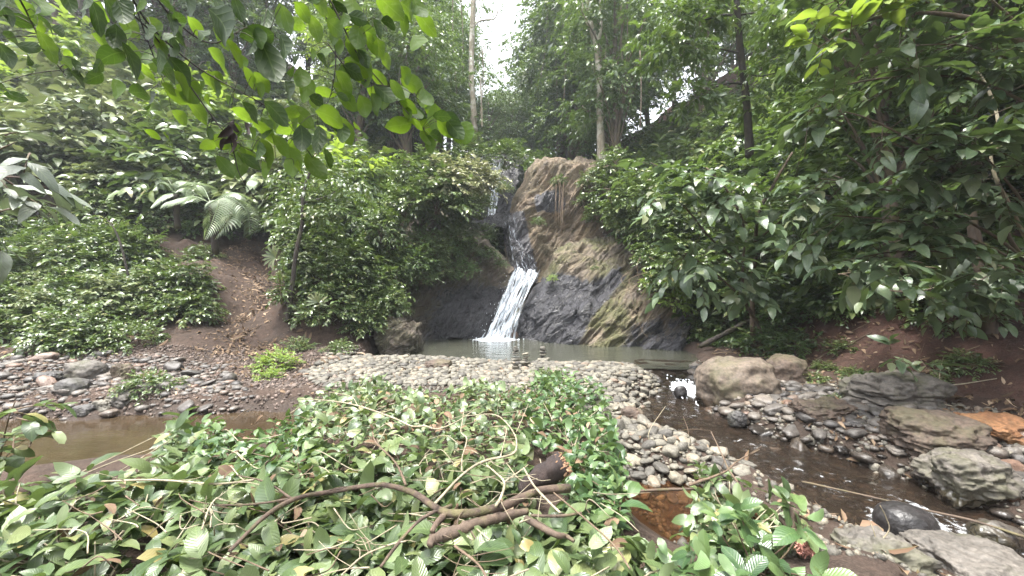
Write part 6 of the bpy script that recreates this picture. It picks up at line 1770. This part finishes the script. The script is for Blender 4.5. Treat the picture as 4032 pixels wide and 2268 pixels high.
# lianas at the head of the ravine
for i, (u, v0, v1, D) in enumerate([(2150, -50, 330, 25), (2178, -50, 420, 24), (2215, 60, 480, 22), (1810, -60, 300, 22), (1783, -60, 380, 21), (2445, 50, 470, 18), (2470, -20, 420, 18), (2520, 200, 520, 16), (1900, 200, 470, 21)]):
    w3 = [P(u, v0, D), P(u + G.normal() * 10, (v0 + v1) / 2, D), P(u + G.normal() * 14, v1, D)]
    tag(link("liana", mesh_tris("liana", *tube(w3, [0.03, 0.02], 5, 14)), M_BARK), "thin liana hanging among the trees at the head of the ravine", "vine", "lianas at the head of the ravine")
# thin roots and dry vines on the right of the slab
tbs = []
rt = thing("root_tangle", "tangle of thin dry roots hanging at the right of the mossy slab", "roots", P(2560, 1150, 11.2))
for i in range(34):
    u, v = G.uniform(2470, 2700), G.uniform(1000, 1230)
    w3 = [P(u, v, 11.4 - (u - 2450) * .002), P(u + G.normal() * 30, v + G.uniform(30, 80), 11.0), P(u + G.normal() * 50, v + G.uniform(80, 150), 10.8)]
    tbs.append(tube(w3, [0.008, 0.004], 4, 9))
stems_part(rt, tbs, M_TWIGB, "root")

# last fillings: shrubs on the slope behind the dark trunk, plants hanging on the dark wall
plant_zone(22, slope_only(polar(15, 29, 15.5, 25), 3), SHRUB, (1.0, 1.7), "leafy shrub on the slope behind the slim dark trunk", "shrubs behind the slim dark trunk", "shrub", [M_LEAF_TREE, M_LEAF_SMALL], M_BARK, "shrub", 1.4, 1.9, dmin=0.8)
for u, v, D, s_, m, lab in [(1660, 1110, 12.2, .55, M_LEAF_SMALL, "bush hanging at the left of the dark wet wall"), (1745, 1085, 12.8, .5, M_LEAF_SMALL, "bush hanging in the middle of the dark wet wall"),
                            (1835, 1075, 13.3, .45, M_LEAF_TREE, "bush hanging at the right of the dark wet wall"), (1700, 1010, 12.7, .7, M_LEAF_SMALL, "wide bush high on the dark wet wall"), (1800, 960, 13.4, .65, M_LEAF_SMALL, "bush high on the wall towards the chute")]:
    plant("bush", pick(BUSH), P(u, v, D), s_, lab, "bush", None, m, M_BARK, tilt=0.15)

# ------------------------------------------------------------------ haze
bm = [(-78, -14, -3.2), (78, -14, -3.2), (78, 94, -3.2), (-78, 94, -3.2), (-78, -14, 48), (78, -14, 48), (78, 94, 48), (-78, 94, 48)]
me = bpy.data.meshes.new("haze")
me.from_pydata(bm, [], [(0, 3, 2, 1), (4, 5, 6, 7), (0, 1, 5, 4), (1, 2, 6, 5), (2, 3, 7, 6), (3, 0, 4, 7)])
b = MT("haze")
vol = b.n("ShaderNodeVolumePrincipled", {"Color": (0.86, 0.93, 1.0, 1), "Density": 0.0012, "Anisotropy": 0.3})
b.t.links.new(vol.outputs[0], b.out.inputs["Volume"])
if HAZE: tag(link("haze", me, b.m), "thin pale haze in the ravine", kind="stuff")

# ------------------------------------------------------------------ labels that tell alike plants apart
LAND = [("the tree ferns", 790, 800), ("the dirt path", 1010, 1180), ("the bare dead stem", 460, 960), ("the left shore boulders", 330, 1380), ("the hanging leaves", 800, 250),
        ("the leaning sapling", 1190, 900), ("the upper waterfall", 1940, 740), ("the pale wall shrubs", 1780, 680), ("the slender pale trunk", 1860, 300), ("the sky gap", 1965, 130),
        ("the spotted pale trunk", 2360, 350), ("the massive red trunk", 2295, 200), ("the rock outcrop", 2200, 640), ("the slim dark trunk", 2930, 250), ("the two-stemmed shrub", 2960, 800),
        ("the mossy slab", 2450, 950), ("the bluish-leaved shrub", 3600, 750), ("the red bank", 3800, 1300), ("the lime sprig", 3400, 100), ("the tan boulder", 2900, 1400), ("the left edge", 60, 800), ("the right edge", 3990, 500)]
NTH = ["first", "second", "third", "fourth", "fifth", "sixth", "seventh", "eighth", "ninth", "tenth", "eleventh", "twelfth", "thirteenth", "fourteenth", "fifteenth", "sixteenth", "seventeenth", "eighteenth", "nineteenth", "twentieth"]
MADJ = {"leaf_pale": "pale", "leaf_lime": "bright green", "leaf_tree": "dark green", "leaf_undergrowth": "mid-green"}
bpy.context.view_layer.update()
cnt = {}
tops = [o for o in col.objects if o.parent is None and o.get("category") in ("bush", "shrub", "tree", "plant", "vine", "twig", "stick", "root")]
for o in tops: cnt.setdefault(o["label"], []).append(o)
new = {}
for lab, os_ in cnt.items():
    if len(os_) < 2: continue
    for o in os_:
        hgt = {"bush": 0.7, "shrub": 1.0, "tree": 5.5, "plant": 0.3}.get(o["category"], 0) * o.scale[2]
        if o.type == 'MESH':
            c = np.array(sum((Vector(b_) for b_ in o.bound_box), Vector())) / 8
        else: c = np.array(o.location) + np.array([0, 0, hgt])
        u, v = proj(c); u, v = float(u[0]), float(v[0])
        nm, lu, lv = min(LAND, key=lambda l: (l[1] - u) ** 2 + (l[2] - v) ** 2)
        rel = ("left of" if u < lu else "right of") if abs(u - lu) > abs(v - lv) else ("above" if v < lv else "below")
        m = next((ch.data.materials[0].name for ch in o.children if ch.type == 'MESH' and ch.name.startswith(("crown", "foliage"))), "")
        sz = "large" if o.scale[0] > 1.12 else ("small" if o.scale[0] < 0.88 else "middling")
        noun = {"bush": "bush", "shrub": "leafy shrub", "tree": o.name.split(".")[0].replace("_", " "), "plant": "undergrowth plant", "vine": "hanging liana", "twig": "loose twig", "stick": "fallen stick", "root": "hanging reddish root"}[o["category"]]
        base_ = f"{sz + ' ' if o['category'] in ('bush', 'shrub', 'tree', 'plant') else ''}{MADJ.get(m, 'thin')} {noun} {rel} {nm}"
        if o["category"] in ("twig", "vine", "root", "stick"): base_ = lab
        new.setdefault(base_, []).append((u, o))
for base_, l in new.items():
    l.sort(key=lambda t_: t_[0])
    for i, (u, o) in enumerate(l):
        o["label"] = base_ if len(l) == 1 else (f"{base_}, {NTH[i]} from left" if len(l) <= 20 and len(base_.split()) <= 13 else base_)
